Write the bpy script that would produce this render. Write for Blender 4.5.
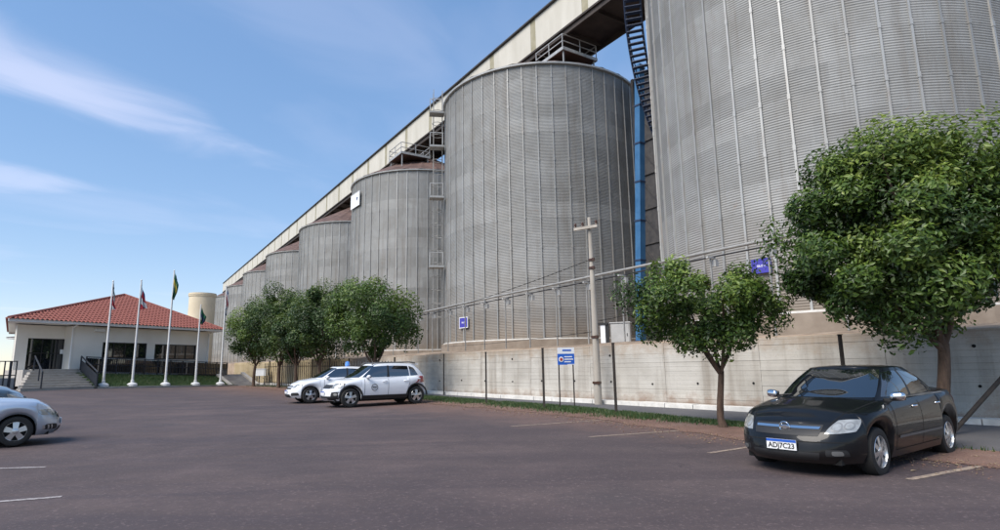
import bpy, bmesh, math, random
from math import radians as R_, sin, cos, pi, sqrt, atan2, hypot
from mathutils import Vector, Matrix
from mathutils.bvhtree import BVHTree

random.seed(7)
for o in list(bpy.data.objects):
    bpy.data.objects.remove(o, do_unlink=True)
SC = bpy.context.scene
COL = SC.collection

# ------------------------------------------------------------------ camera
CAM_H = 1.56
PITCH = R_(9.9)
ROLL = R_(-0.98)
cam_d = bpy.data.cameras.new("camera")
cam_d.sensor_width = 36.0
cam_d.lens = 36.0 * 583.0 / 1000.0
cam_d.clip_start = 0.05
cam_d.clip_end = 6000
cam = bpy.data.objects.new("camera", cam_d)
COL.objects.link(cam)
fw = Vector((0, cos(PITCH), sin(PITCH)))
u0 = Vector((0, -sin(PITCH), cos(PITCH)))
r0 = Vector((1, 0, 0))
rt = r0 * cos(ROLL) + u0 * sin(ROLL)
up = u0 * cos(ROLL) - r0 * sin(ROLL)
m = Matrix((rt, up, -fw)).transposed().to_4x4()
m.translation = Vector((0, 0, CAM_H))
cam.matrix_world = m
SC.camera = cam

# ------------------------------------------------------------------ sky, sun, exposure
SUN_EL = 48.0
SUN_AZ = 226.0          # compass style: 0 = +Y, 90 = +X ; the sun stands behind the camera, to the left
world = bpy.data.worlds.new("World")
SC.world = world
world.use_nodes = True
wn = world.node_tree.nodes
wl = world.node_tree.links
for n in list(wn):
    wn.remove(n)
w_out = wn.new("ShaderNodeOutputWorld")
w_bg = wn.new("ShaderNodeBackground")
w_bg.inputs["Strength"].default_value = 0.12
w_sky = wn.new("ShaderNodeTexSky")
w_sky.sky_type = 'NISHITA'
w_sky.sun_disc = False
w_sky.sun_elevation = R_(SUN_EL)
w_sky.sun_rotation = R_(SUN_AZ)
w_sky.altitude = 300
w_sky.air_density = 1.0
w_sky.dust_density = 0.0
w_sky.ozone_density = 1.6
# thin high cloud, laid out on a plane high above the place
w_tc = wn.new("ShaderNodeTexCoord")
w_sep = wn.new("ShaderNodeSeparateXYZ")
wl.new(w_tc.outputs["Generated"], w_sep.inputs[0])
w_z = wn.new("ShaderNodeMath"); w_z.operation = 'MAXIMUM'; w_z.inputs[1].default_value = 0.04
wl.new(w_sep.outputs["Z"], w_z.inputs[0])
w_dx = wn.new("ShaderNodeMath"); w_dx.operation = 'DIVIDE'
w_dy = wn.new("ShaderNodeMath"); w_dy.operation = 'DIVIDE'
wl.new(w_sep.outputs["X"], w_dx.inputs[0]); wl.new(w_z.outputs[0], w_dx.inputs[1])
wl.new(w_sep.outputs["Y"], w_dy.inputs[0]); wl.new(w_z.outputs[0], w_dy.inputs[1])
w_cmb = wn.new("ShaderNodeCombineXYZ")
wl.new(w_dx.outputs[0], w_cmb.inputs[0]); wl.new(w_dy.outputs[0], w_cmb.inputs[1])
w_map = wn.new("ShaderNodeMapping")
w_map0 = wn.new("ShaderNodeMapping"); w_map0.inputs["Rotation"].default_value = (0, 0, R_(-68))
wl.new(w_cmb.outputs[0], w_map0.inputs[0])
w_map.inputs["Scale"].default_value = (0.42, 0.62, 1.0)
w_map.inputs["Location"].default_value = (3.1, 0.35, 0)
wl.new(w_map0.outputs[0], w_map.inputs[0])
w_no = wn.new("ShaderNodeTexNoise")
w_no.inputs["Scale"].default_value = 0.85
w_no.inputs["Detail"].default_value = 6
w_no.inputs["Roughness"].default_value = 0.5
w_no.inputs["Distortion"].default_value = 0.4
wl.new(w_map.outputs[0], w_no.inputs["Vector"])
w_rmp = wn.new("ShaderNodeValToRGB")
w_rmp.color_ramp.elements[0].position = 0.54
w_rmp.color_ramp.elements[0].color = (0, 0, 0, 1)
w_rmp.color_ramp.elements[1].position = 0.80
w_rmp.color_ramp.elements[1].color = (0.22, 0.22, 0.22, 1)
wl.new(w_no.outputs["Fac"], w_rmp.inputs[0])
w_mix = wn.new("ShaderNodeMix"); w_mix.data_type = 'RGBA'
# two veils of cirrus, broken up by the same kind of noise
w_n2 = wn.new("ShaderNodeTexNoise"); w_n2.inputs["Scale"].default_value = 2.6; w_n2.inputs["Detail"].default_value = 7; w_n2.inputs["Distortion"].default_value = 0.6
wl.new(w_map.outputs[0], w_n2.inputs["Vector"])
w_acc = w_rmp.outputs[0]
for (vx, vy, va, vl, vw, vs) in ((-1.56, 1.86, 62, 1.0, 0.56, 0.36), (-2.75, 2.88, 33, 1.0, 0.50, 0.27), (-0.6, 1.35, 55, 1.0, 0.5, 0.10)):
    vm = wn.new("ShaderNodeMapping"); vm.vector_type = 'TEXTURE'
    vm.inputs["Location"].default_value = (vx, vy, 0); vm.inputs["Rotation"].default_value = (0, 0, R_(va)); vm.inputs["Scale"].default_value = (vl, vw, 1)
    wl.new(w_cmb.outputs[0], vm.inputs[0])
    ad = wn.new("ShaderNodeVectorMath"); ad.operation = 'LENGTH'; wl.new(vm.outputs[0], ad.inputs[0])
    sb = wn.new("ShaderNodeMath"); sb.operation = 'MULTIPLY_ADD'; sb.inputs[1].default_value = 2.4; sb.inputs[2].default_value = -1.1
    wl.new(w_n2.outputs["Fac"], sb.inputs[0])
    sm = wn.new("ShaderNodeMath"); sm.operation = 'ADD'; wl.new(ad.outputs["Value"], sm.inputs[0]); wl.new(sb.outputs[0], sm.inputs[1])
    mr = wn.new("ShaderNodeMapRange"); mr.interpolation_type = 'SMOOTHERSTEP'
    mr.inputs["From Min"].default_value = 1.0; mr.inputs["From Max"].default_value = 0.0; mr.inputs["To Min"].default_value = 0.0; mr.inputs["To Max"].default_value = vs
    wl.new(sm.outputs[0], mr.inputs["Value"])
    mx = wn.new("ShaderNodeMath"); mx.operation = 'MAXIMUM'; wl.new(w_acc, mx.inputs[0]); wl.new(mr.outputs[0], mx.inputs[1]); w_acc = mx.outputs[0]
wl.new(w_acc, w_mix.inputs["Factor"])
w_tint = wn.new("ShaderNodeMix"); w_tint.data_type = 'RGBA'; w_tint.blend_type = 'MULTIPLY'
w_tint.inputs["Factor"].default_value = 1.0
w_tint.inputs["B"].default_value = (1.58, 1.56, 1.70, 1)
w_gam = wn.new("ShaderNodeGamma"); w_gam.inputs["Gamma"].default_value = 0.49
w_hs = wn.new("ShaderNodeHueSaturation"); w_hs.inputs["Saturation"].default_value = 1.62
wl.new(w_sky.outputs[0], w_gam.inputs["Color"]); wl.new(w_gam.outputs[0], w_hs.inputs["Color"])
wl.new(w_hs.outputs[0], w_tint.inputs["A"])
wl.new(w_tint.outputs["Result"], w_mix.inputs["A"])
w_mix.inputs["B"].default_value = (5.0, 4.8, 5.6, 1)
wl.new(w_mix.outputs["Result"], w_bg.inputs["Color"])
wl.new(w_bg.outputs[0], w_out.inputs["Surface"])

sun_d = bpy.data.lights.new("sun", 'SUN')
sun_d.energy = 2.6
sun_d.angle = R_(42)
sun_d.color = (1.0, 0.93, 0.84)
sun = bpy.data.objects.new("sun", sun_d)
COL.objects.link(sun)
sdir = Vector((sin(R_(SUN_AZ)) * cos(R_(SUN_EL)), cos(R_(SUN_AZ)) * cos(R_(SUN_EL)), sin(R_(SUN_EL))))
sun.rotation_euler = sdir.to_track_quat('Z', 'Y').to_euler()
sun.location = sdir * 60

SC.render.engine = 'CYCLES'
SC.view_settings.view_transform = 'Standard'
SC.view_settings.look = 'None'
SC.view_settings.exposure = 1.0
SC.view_settings.gamma = 1.0
SC.view_settings.use_curve_mapping = False

# ------------------------------------------------------------------ helpers
def ss(a, b, x):
    t = min(1.0, max(0.0, (x - a) / (b - a)))
    return t * t * (3 - 2 * t)

def lerp(a, b, t):
    return a + (b - a) * t

def curve(pts, x):
    """smooth (Hermite) interpolation through points sorted by x"""
    if x <= pts[0][0]: return pts[0][1]
    if x >= pts[-1][0]: return pts[-1][1]
    n = len(pts)
    for i in range(n - 1):
        if pts[i][0] <= x <= pts[i + 1][0]:
            x0, y0 = pts[i]; x1, y1 = pts[i + 1]
            h = x1 - x0; d = (y1 - y0) / h
            def tan(k):
                if k == 0: return (pts[1][1] - pts[0][1]) / (pts[1][0] - pts[0][0])
                if k == n - 1: return (pts[-1][1] - pts[-2][1]) / (pts[-1][0] - pts[-2][0])
                a = (pts[k][1] - pts[k - 1][1]) / (pts[k][0] - pts[k - 1][0])
                b = (pts[k + 1][1] - pts[k][1]) / (pts[k + 1][0] - pts[k][0])
                return 0.0 if a * b <= 0 else 2 * a * b / (a + b)
            t = (x - x0) / h
            return ((2*t**3 - 3*t**2 + 1) * y0 + (t**3 - 2*t**2 + t) * h * tan(i)
                    + (-2*t**3 + 3*t**2) * y1 + (t**3 - t**2) * h * tan(i + 1))

class MB:
    def __init__(s):
        s.v = []; s.f = []; s.mi = []; s.cur = 0
    def quad(s, a, b, c, d):
        i = len(s.v); s.v += [tuple(a), tuple(b), tuple(c), tuple(d)]; s.f.append((i, i+1, i+2, i+3)); s.mi.append(s.cur)
    def face(s, pts):
        i = len(s.v); s.v += [tuple(p) for p in pts]; s.f.append(tuple(range(i, i + len(pts)))); s.mi.append(s.cur)
    def box(s, c, size, rz=0.0, M=None):
        x, y, z = size[0] / 2, size[1] / 2, size[2] / 2
        i = len(s.v)
        for dz in (-z, z):
            for dx, dy in ((-x, -y), (x, -y), (x, y), (-x, y)):
                if M is not None:
                    p = Vector(c) + M @ Vector((dx, dy, dz)); s.v.append(tuple(p))
                else:
                    s.v.append((c[0] + dx * cos(rz) - dy * sin(rz), c[1] + dx * sin(rz) + dy * cos(rz), c[2] + dz))
        for q in ((0,3,2,1), (4,5,6,7), (0,1,5,4), (1,2,6,5), (2,3,7,6), (3,0,4,7)):
            s.f.append(tuple(i + k for k in q)); s.mi.append(s.cur)
        return s
    def bar(s, a, b, w, h=None):
        """rectangular bar between two points"""
        h = h or w
        a = Vector(a); b = Vector(b); d = b - a; L = d.length
        q = d.to_track_quat('Z', 'Y').to_matrix()
        if abs(d.normalized().z) < 0.99:
            z = d.normalized(); x = Vector((0, 0, 1)).cross(z).normalized(); y = z.cross(x)
            q = Matrix((x, y, z)).transposed()
        return s.box((a + b) / 2, (w, h, L), M=q)
    def tube(s, pts, rad, seg=8, caps=True):
        pts = [Vector(p) for p in pts]
        n = len(pts)
        rr = rad if isinstance(rad, (list, tuple)) else [rad] * n
        rings = []
        ref = None
        for k in range(n):
            if k == 0: d = pts[1] - pts[0]
            elif k == n - 1: d = pts[-1] - pts[-2]
            else: d = (pts[k+1] - pts[k-1])
            d = d.normalized()
            if ref is None:
                ref = Vector((1, 0, 0)) if abs(d.x) < 0.8 else Vector((0, 1, 0))
            x = (ref - d * ref.dot(d)).normalized(); y = d.cross(x); ref = x
            i = len(s.v)
            for j in range(seg):
                a = 2 * pi * j / seg
                s.v.append(tuple(pts[k] + (x * cos(a) + y * sin(a)) * rr[k]))
            rings.append(i)
        for k in range(n - 1):
            for j in range(seg):
                j2 = (j + 1) % seg
                s.f.append((rings[k] + j, rings[k] + j2, rings[k+1] + j2, rings[k+1] + j)); s.mi.append(s.cur)
        if caps:
            s.f.append(tuple(rings[0] + j for j in reversed(range(seg)))); s.mi.append(s.cur)
            s.f.append(tuple(rings[-1] + j for j in range(seg))); s.mi.append(s.cur)
        return s
    def lathe(s, prof, seg=24, axis='z', c=(0, 0, 0), closed=False):
        base = len(s.v)
        n = len(prof)
        for j in range(seg):
            a = 2 * pi * j / seg
            for (r, h) in prof:
                if axis == 'z': p = (c[0] + r * cos(a), c[1] + r * sin(a), c[2] + h)
                elif axis == 'y': p = (c[0] + r * cos(a), c[1] + h, c[2] + r * sin(a))
                else: p = (c[0] + h, c[1] + r * cos(a), c[2] + r * sin(a))
                s.v.append(p)
        for j in range(seg):
            j2 = (j + 1) % seg
            for k in range(n if closed else n - 1):
                k2 = (k + 1) % n
                s.f.append((base + j*n + k, base + j2*n + k, base + j2*n + k2, base + j*n + k2)); s.mi.append(s.cur)
        return s
    def grid(s, rows, flip=False):
        """rows: list of equally long lists of points"""
        i = len(s.v); w = len(rows[0])
        for r in rows: s.v += [tuple(p) for p in r]
        for a in range(len(rows) - 1):
            for b in range(w - 1):
                q = (i + a*w + b, i + a*w + b + 1, i + (a+1)*w + b + 1, i + (a+1)*w + b)
                s.f.append(q[::-1] if flip else q); s.mi.append(s.cur)
        return s
    def mesh(s, name, mats, smooth=False, angle=None):
        me = bpy.data.meshes.new(name)
        me.from_pydata(s.v, [], s.f)
        if not isinstance(mats, (list, tuple)): mats = [mats]
        for mt in mats: me.materials.append(mt)
        if len(mats) > 1: me.polygons.foreach_set("material_index", s.mi)
        if smooth or angle:
            bm = bmesh.new(); bm.from_mesh(me)
            bmesh.ops.remove_doubles(bm, verts=bm.verts, dist=1e-5)
            bmesh.ops.recalc_face_normals(bm, faces=bm.faces)
            for f in bm.faces: f.smooth = True
            if angle:
                for e in bm.edges:
                    if len(e.link_faces) == 2 and e.calc_face_angle(0) > R_(angle): e.smooth = False
            bm.to_mesh(me); bm.free()
        me.update()
        return me
    def build(s, name, mats, parent=None, smooth=False, angle=None, loc=None):
        return add(name, s.mesh(name, mats, smooth, angle), parent, loc)

def add(name, me, parent=None, loc=None, rz=None):
    o = bpy.data.objects.new(name, me)
    COL.objects.link(o)
    if parent is not None: o.parent = parent
    if loc is not None: o.location = loc
    if rz is not None: o.rotation_euler = (0, 0, rz)
    return o

def thing(name, label, cat, loc=(0, 0, 0), rz=0.0, group=None):
    o = bpy.data.objects.new(name, None)
    o.empty_display_size = 0.3
    COL.objects.link(o)
    o.location = loc; o.rotation_euler = (0, 0, rz)
    tag(o, label, cat, group)
    return o

def tag(o, label, cat, group=None):
    o["label"] = label; o["category"] = cat
    if group: o["group"] = group
    return o

def struct(o, label=None):
    o["kind"] = "structure"
    if label: o["label"] = label
    return o

# ------------------------------------------------------------------ materials
def mat(name, col, rough=0.6, metal=0.0, coat=0.0, spec=0.5):
    m = bpy.data.materials.new(name); m.use_nodes = True
    b = m.node_tree.nodes["Principled BSDF"]
    b.inputs["Base Color"].default_value = (*col, 1)
    b.inputs["Roughness"].default_value = rough
    b.inputs["Metallic"].default_value = metal
    b.inputs["Coat Weight"].default_value = coat
    b.inputs["Specular IOR Level"].default_value = spec
    return m

class NT:
    """tiny wrapper for building node materials"""
    def __init__(s, m):
        s.m = m; s.n = m.node_tree.nodes; s.l = m.node_tree.links
        s.b = s.n["Principled BSDF"]
    def link(s, a, b): s.l.new(a, b)
    def node(s, t, **kw):
        n = s.n.new(t)
        for k, v in kw.items(): setattr(n, k, v)
        return n
    def coord(s, which="Object", scale=(1, 1, 1), loc=(0, 0, 0), rot=(0, 0, 0)):
        t = s.node("ShaderNodeTexCoord"); mp = s.node("ShaderNodeMapping")
        mp.inputs["Scale"].default_value = scale; mp.inputs["Location"].default_value = loc
        mp.inputs["Rotation"].default_value = rot
        s.link(t.outputs[which], mp.inputs[0]); return mp.outputs[0]
    def world(s, scale=(1, 1, 1), rot=(0, 0, 0), loc=(0, 0, 0)):
        g = s.node("ShaderNodeNewGeometry"); mp = s.node("ShaderNodeMapping")
        mp.inputs["Scale"].default_value = scale; mp.inputs["Rotation"].default_value = rot
        mp.inputs["Location"].default_value = loc
        s.link(g.outputs["Position"], mp.inputs[0]); return mp.outputs[0]
    def noise(s, vec, scale, detail=4, rough=0.55, dist=0.0):
        n = s.node("ShaderNodeTexNoise")
        n.inputs["Scale"].default_value = scale; n.inputs["Detail"].default_value = detail
        n.inputs["Roughness"].default_value = rough; n.inputs["Distortion"].default_value = dist
        s.link(vec, n.inputs["Vector"]); return n.outputs["Fac"]
    def ramp(s, fac, stops):
        r = s.node("ShaderNodeValToRGB"); e = r.color_ramp.elements
        while len(e) < len(stops): e.new(0.5)
        for k, (p, c) in enumerate(stops):
            e[k].position = p
            e[k].color = (*c, 1) if isinstance(c, (tuple, list)) else (c, c, c, 1)
        s.link(fac, r.inputs[0]); return r.outputs[0]
    def mix(s, fac, a, b, mode='MIX'):
        x = s.node("ShaderNodeMix", data_type='RGBA', blend_type=mode)
        for k, v in (("Factor", fac), ("A", a), ("B", b)):
            if isinstance(v, (int, float)): x.inputs[k].default_value = v if k == "Factor" else (v, v, v, 1)
            elif isinstance(v, tuple): x.inputs[k].default_value = (*v, 1)
            else: s.link(v, x.inputs[k])
        return x.outputs["Result"]
    def math(s, op, a, b=0.0, c=0.0):
        x = s.node("ShaderNodeMath", operation=op)
        for k, v in enumerate((a, b, c)):
            if isinstance(v, (int, float)): x.inputs[k].default_value = v
            else: s.link(v, x.inputs[k])
        return x.outputs[0]
    def bump(s, h, strength=0.3, dist=0.01):
        b = s.node("ShaderNodeBump"); b.inputs["Strength"].default_value = strength
        b.inputs["Distance"].default_value = dist
        s.link(h, b.inputs["Height"]); s.link(b.outputs[0], s.b.inputs["Normal"])
    def color(s, c): s.link(c, s.b.inputs["Base Color"])
    def rough(s, c): s.link(c, s.b.inputs["Roughness"])
    def objrand(s):
        return s.node("ShaderNodeObjectInfo").outputs["Random"]
    def geo(s, which): return s.node("ShaderNodeNewGeometry").outputs[which]

def noisy(name, c1, c2, scale=3.0, rough=0.7, bump=0.0, metal=0.0, detail=5, scl=(1, 1, 1), coat=0.0):
    m = mat(name, c1, rough, metal, coat); t = NT(m)
    f = t.noise(t.world(scl), scale, detail)
    t.color(t.ramp(f, [(0.3, c1), (0.7, c2)]))
    if bump: t.bump(t.noise(t.world(scl), scale * 4, 4), bump, 0.02)
    return m

M = {}
# --- asphalt: worn, dusted with red earth
def m_asphalt():
    m = mat("asphalt", (0.1, 0.08, 0.08), 0.85); t = NT(m)
    w = t.world()
    big = t.noise(w, 0.16, 5, 0.6, 0.6)
    mid = t.noise(w, 0.9, 6, 0.65)
    fine = t.noise(w, 75, 3, 0.7)
    grit = t.noise(w, 22, 3, 0.7)
    c = t.ramp(big, [(0.28, (0.056, 0.041, 0.041)), (0.50, (0.083, 0.060, 0.058)), (0.72, (0.118, 0.083, 0.077))])
    patch_ = t.noise(w, 0.42, 7, 0.68, 0.8)
    c = t.mix(t.ramp(patch_, [(0.40, 0.55), (0.55, 0.0)]), c, (0.052, 0.039, 0.042))
    c = t.mix(t.ramp(mid, [(0.45, 0.0), (0.75, 0.5)]), c, (0.140, 0.100, 0.096))
    # long drag marks and tyre polish
    lane = t.noise(t.world((0.10, 0.9, 1), (0, 0, R_(-38))), 1.0, 4, 0.6, 0.3)
    c = t.mix(t.ramp(lane, [(0.44, 0.0), (0.62, 0.60)]), c, (0.052, 0.037, 0.040))
    # oil spots
    vo = t.node("ShaderNodeTexVoronoi"); vo.inputs["Scale"].default_value = 0.33; vo.inputs["Randomness"].default_value = 1
    t.link(w, vo.inputs["Vector"])
    spot = t.math('ADD', vo.outputs["Distance"], t.math('MULTIPLY', mid, 0.22))
    c = t.mix(t.ramp(spot, [(0.18, 0.5), (0.34, 0.0)]), c, (0.055, 0.045, 0.048))
    # fine cracks
    wob = t.node("ShaderNodeVectorMath", operation='ADD'); nz = t.node("ShaderNodeTexNoise"); nz.inputs["Scale"].default_value = 0.9; nz.inputs["Detail"].default_value = 5
    t.link(w, nz.inputs["Vector"]); t.link(w, wob.inputs[0]); t.link(nz.outputs["Color"], wob.inputs[1])
    vc = t.node("ShaderNodeTexVoronoi", feature='DISTANCE_TO_EDGE'); vc.inputs["Scale"].default_value = 0.28; t.link(wob.outputs[0], vc.inputs["Vector"])
    ck = t.math('ADD', vc.outputs["Distance"], t.math('MULTIPLY', t.ramp(patch_, [(0.42, 0.0), (0.56, 1.0)]), 0.05))
    c = t.mix(t.ramp(ck, [(0.0, 0.75), (0.006, 0.0)]), c, (0.03, 0.024, 0.024))
    # red earth dust close to the verge
    g = t.node("ShaderNodeNewGeometry"); sp = t.node("ShaderNodeSeparateXYZ"); t.link(g.outputs["Position"], sp.inputs[0])
    nn = t.math('ADD', t.math('MULTIPLY', sp.outputs["X"], 0.753), t.math('MULTIPLY', sp.outputs["Y"], 0.66))
    nn = t.math('ADD', nn, t.math('MULTIPLY', t.math('SUBTRACT', mid, 0.5), 3.2))
    c = t.mix(t.ramp(t.math('MULTIPLY', nn, 1 / 16.0), [(0.60, 0.0), (0.78, 0.62)]), c, (0.19, 0.105, 0.075))
    c = t.mix(t.ramp(fine, [(0.30, 0.45), (0.5, 0.0)]), c, (0.05, 0.042, 0.045))
    c = t.mix(t.ramp(grit, [(0.56, 0.0), (0.74, 0.50)]), c, (0.25, 0.185, 0.175))
    c = t.mix(t.ramp(t.noise(w, 6.5, 5, 0.75), [(0.34, 0.55), (0.50, 0.0)]), c, (0.058, 0.044, 0.046))
    t.color(c)
    t.bump(t.mix(0.4, fine, grit), 0.55, 0.012)
    t.rough(t.ramp(lane, [(0.4, 0.9), (0.75, 0.72)]))
    return m
M['asphalt'] = m_asphalt()
def m_road():
    m = mat("road_asphalt", (0.1, 0.1, 0.105), 0.85); t = NT(m); w = t.world()
    c = t.ramp(t.noise(w, 0.8, 6), [(0.3, (0.085, 0.085, 0.09)), (0.7, (0.125, 0.118, 0.12))])
    c = t.mix(t.ramp(t.noise(w, 60, 2), [(0.35, 0.4), (0.55, 0)]), c, (0.05, 0.05, 0.05))
    t.color(c); t.bump(t.noise(w, 60, 3), 0.5, 0.01); return m
M['road'] = m_road()
def m_soil():
    m = mat("red_soil", (0.16, 0.08, 0.05), 0.95); t = NT(m); w = t.world()
    c = t.ramp(t.noise(w, 1.3, 6, 0.6), [(0.3, (0.135, 0.075, 0.055)), (0.5, (0.185, 0.105, 0.078)), (0.75, (0.235, 0.150, 0.115))])
    c = t.mix(t.ramp(t.noise(w, 30, 4), [(0.35, 0.5), (0.55, 0)]), c, (0.075, 0.05, 0.04))
    t.color(c); t.bump(t.noise(w, 24, 5), 0.7, 0.03); return m
M['soil'] = m_soil()
def m_turf():
    m = mat("turf", (0.05, 0.09, 0.03), 0.95); t = NT(m); w = t.world()
    c = t.ramp(t.noise(w, 2.2, 6, 0.6), [(0.3, (0.040, 0.085, 0.024)), (0.55, (0.064, 0.118, 0.034)), (0.8, (0.11, 0.125, 0.05))])
    c = t.mix(t.ramp(t.noise(w, 40, 4), [(0.35, 0.6), (0.6, 0)]), c, (0.02, 0.035, 0.012))
    t.color(c); t.bump(t.noise(w, 40, 4), 1.0, 0.05); return m
M['turf'] = m_turf()
M['bank'] = noisy('dry_bank_earth', (0.20, 0.145, 0.10), (0.36, 0.275, 0.20), 1.6, 0.95, 0.6)
def m_field():
    m = mat("dry_field", (0.1, 0.1, 0.05), 0.95); t = NT(m); w = t.world()
    t.color(t.ramp(t.noise(w, 0.05, 6, 0.6), [(0.3, (0.05, 0.075, 0.03)), (0.6, (0.12, 0.10, 0.06)), (0.8, (0.17, 0.11, 0.075))])); return m
M['field'] = m_field()
# --- cast concrete of the retaining wall
def m_wallconc():
    m = mat("cast_concrete", (0.4, 0.38, 0.34), 0.9); t = NT(m); w = t.world()
    c = t.ramp(t.noise(w, 0.7, 6, 0.62), [(0.28, (0.36, 0.335, 0.295)), (0.5, (0.475, 0.45, 0.405)), (0.75, (0.56, 0.535, 0.49))])
    brd = t.noise(t.world((0.18, 0.18, 9.0)), 1.0, 3, 0.6)
    c = t.mix(t.ramp(brd, [(0.35, 0.35), (0.55, 0.0)]), c, (0.36, 0.335, 0.295))
    stv = t.noise(t.world((1.6, 1.6, 0.12)), 1.0, 5, 0.65)
    c = t.mix(t.ramp(stv, [(0.50, 0.0), (0.76, 0.8)]), c, (0.20, 0.165, 0.13))
    g = t.node("ShaderNodeNewGeometry"); sp = t.node("ShaderNodeSeparateXYZ"); t.link(g.outputs["Position"], sp.inputs[0])
    blot = t.noise(w, 2.4, 6, 0.7)
    # red earth washed over the crown and splashed at the foot
    hi = t.math('ADD', sp.outputs["Z"], t.math('MULTIPLY', t.math('SUBTRACT', blot, 0.5), 1.5))
    c = t.mix(t.ramp(t.math('MULTIPLY', hi, 1 / 3.0), [(0.60, 0.0), (0.72, 0.55), (0.80, 0.7)]), c, (0.34, 0.255, 0.18))
    c = t.mix(t.ramp(hi, [(0.15, 0.75), (0.62, 0.0)]), c, (0.225, 0.14, 0.095))
    c = t.mix(t.ramp(t.noise(w, 26, 4, 0.7), [(0.26, 0.5), (0.42, 0.0)]), c, (0.16, 0.14, 0.12))
    t.color(c)
    t.bump(t.mix(0.5, t.noise(w, 14, 5), brd), 0.35, 0.015); return m
M['wallconc'] = m_wallconc()
M['wallconc_ochre'] = noisy("ochre_tinted_concrete", (0.42, 0.33, 0.19), (0.55, 0.45, 0.29), 1.2, 0.9, 0.3)  # ochre-tinted variant for the far panels
M['concrete'] = noisy("concrete", (0.30, 0.275, 0.24), (0.42, 0.39, 0.35), 2.0, 0.9, 0.3)
M['conc_brown'] = noisy("dusty_concrete", (0.20, 0.158, 0.122), (0.30, 0.248, 0.198), 1.4, 0.92, 0.3)
M['conc_dark'] = noisy("dark_concrete", (0.10, 0.09, 0.085), (0.17, 0.155, 0.14), 2.5, 0.9, 0.3)
M['kerb'] = noisy("limewashed_kerb", (0.55, 0.53, 0.49), (0.75, 0.73, 0.69), 4.0, 0.85, 0.3)
def m_line():
    m = mat("worn_line_paint", (0.4, 0.33, 0.25), 0.8); t = NT(m); w = t.world()
    c = t.ramp(t.noise(w, 16, 5, 0.75), [(0.38, (0.13, 0.098, 0.09)), (0.56, (0.34, 0.265, 0.20))])
    t.color(c); t.bump(t.noise(w, 60, 3), 0.4, 0.01); return m
M['line'] = m_line()
def m_line2():
    m = mat("worn_white_line_paint", (0.4, 0.4, 0.4), 0.8); t = NT(m); w = t.world()
    c = t.ramp(t.noise(w, 16, 5, 0.75), [(0.36, (0.14, 0.115, 0.115)), (0.56, (0.40, 0.37, 0.36))])
    t.color(c); t.bump(t.noise(w, 60, 3), 0.4, 0.01); return m
M['line_white'] = m_line2()
# --- galvanised silo sheets
def m_silo():
    m = mat("galvanised_sheet", (0.4, 0.4, 0.4), 0.7, 0.12, 0.0, 0.3); t = NT(m)
    rnd = t.objrand()
    tc = t.node("ShaderNodeTexCoord"); sp = t.node("ShaderNodeSeparateXYZ"); t.link(tc.outputs["Object"], sp.inputs[0])
    ang = t.math('ARCTAN2', sp.outputs["Y"], sp.outputs["X"])
    sheet = t.math('FLOOR', t.math('MULTIPLY', t.math('ADD', ang, pi), 18 / (2 * pi)))
    wnz = t.node("ShaderNodeTexWhiteNoise", noise_dimensions='2D')
    cb = t.node("ShaderNodeCombineXYZ"); t.link(sheet, cb.inputs[0]); t.link(t.math('MULTIPLY', rnd, 917.0), cb.inputs[1])
    t.link(cb.outputs[0], wnz.inputs["Vector"])
    v = t.math('ADD', t.math('MULTIPLY', rnd, 0.55), t.math('MULTIPLY', wnz.outputs["Value"], 0.45))
    c = t.ramp(v, [(0.1, (0.256, 0.260, 0.258)), (0.5, (0.296, 0.300, 0.297)), (0.9, (0.346, 0.350, 0.346))])
    w = t.world()
    c = t.mix(t.ramp(t.noise(w, 0.5, 6, 0.65, 0.5), [(0.32, 0.45), (0.62, 0.0)]), c, (0.172, 0.162, 0.145))
    strk = t.noise(t.world((1.5, 1.5, 0.09)), 1.2, 5, 0.65)
    c = t.mix(t.ramp(strk, [(0.52, 0.0), (0.80, 0.6)]), c, (0.15, 0.122, 0.095))
    c = t.mix(t.ramp(t.noise(w, 1.6, 5, 0.7), [(0.58, 0.0), (0.76, 0.35)]), c, (0.34, 0.34, 0.33))
    # small rust blooms
    c = t.mix(t.ramp(t.noise(w, 1.15, 5, 0.75), [(0.66, 0.0), (0.78, 0.6)]), c, (0.25, 0.135, 0.075))
    # earth dust towards the foot
    g = t.node("ShaderNodeNewGeometry"); s2 = t.node("ShaderNodeSeparateXYZ"); t.link(g.outputs["Position"], s2.inputs[0])
    lo = t.math('ADD', s2.outputs["Z"], t.math('MULTIPLY', t.noise(w, 0.6, 5), 2.0))
    c = t.mix(t.ramp(t.math('MULTIPLY', lo, 0.1), [(0.44, 0.72), (0.60, 0.30), (0.95, 0.0)]), c, (0.215, 0.165, 0.118))
    t.color(c)
    t.rough(t.ramp(t.noise(w, 0.9, 4), [(0.3, 0.58), (0.7, 0.78)]))
    return m
M['silo'] = m_silo()
def m_rib():
    m = mat("galvanised_stiffener", (0.5, 0.5, 0.48), 0.5, 0.3); t = NT(m); w = t.world()
    c = t.ramp(t.objrand(), [(0.0, (0.28, 0.28, 0.272)), (1.0, (0.41, 0.41, 0.398))])
    c = t.mix(t.ramp(t.noise(t.world((3, 3, 0.5)), 1.0, 5, 0.7), [(0.5, 0.0), (0.75, 0.7)]), c, (0.27, 0.215, 0.165))
    t.color(c); return m
M['rib'] = m_rib()
M['steel'] = noisy("galvanised_steel", (0.36, 0.36, 0.355), (0.52, 0.515, 0.50), 3.0, 0.5, 0.0, 0.3)
M['rack'] = noisy('weathered_steel', (0.23, 0.225, 0.215), (0.36, 0.35, 0.33), 3.0, 0.6, 0.0, 0.2)
M['steel_dark'] = noisy("dark_steel", (0.045, 0.045, 0.05), (0.085, 0.08, 0.08), 3.0, 0.6, 0.0, 0.2)
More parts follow.
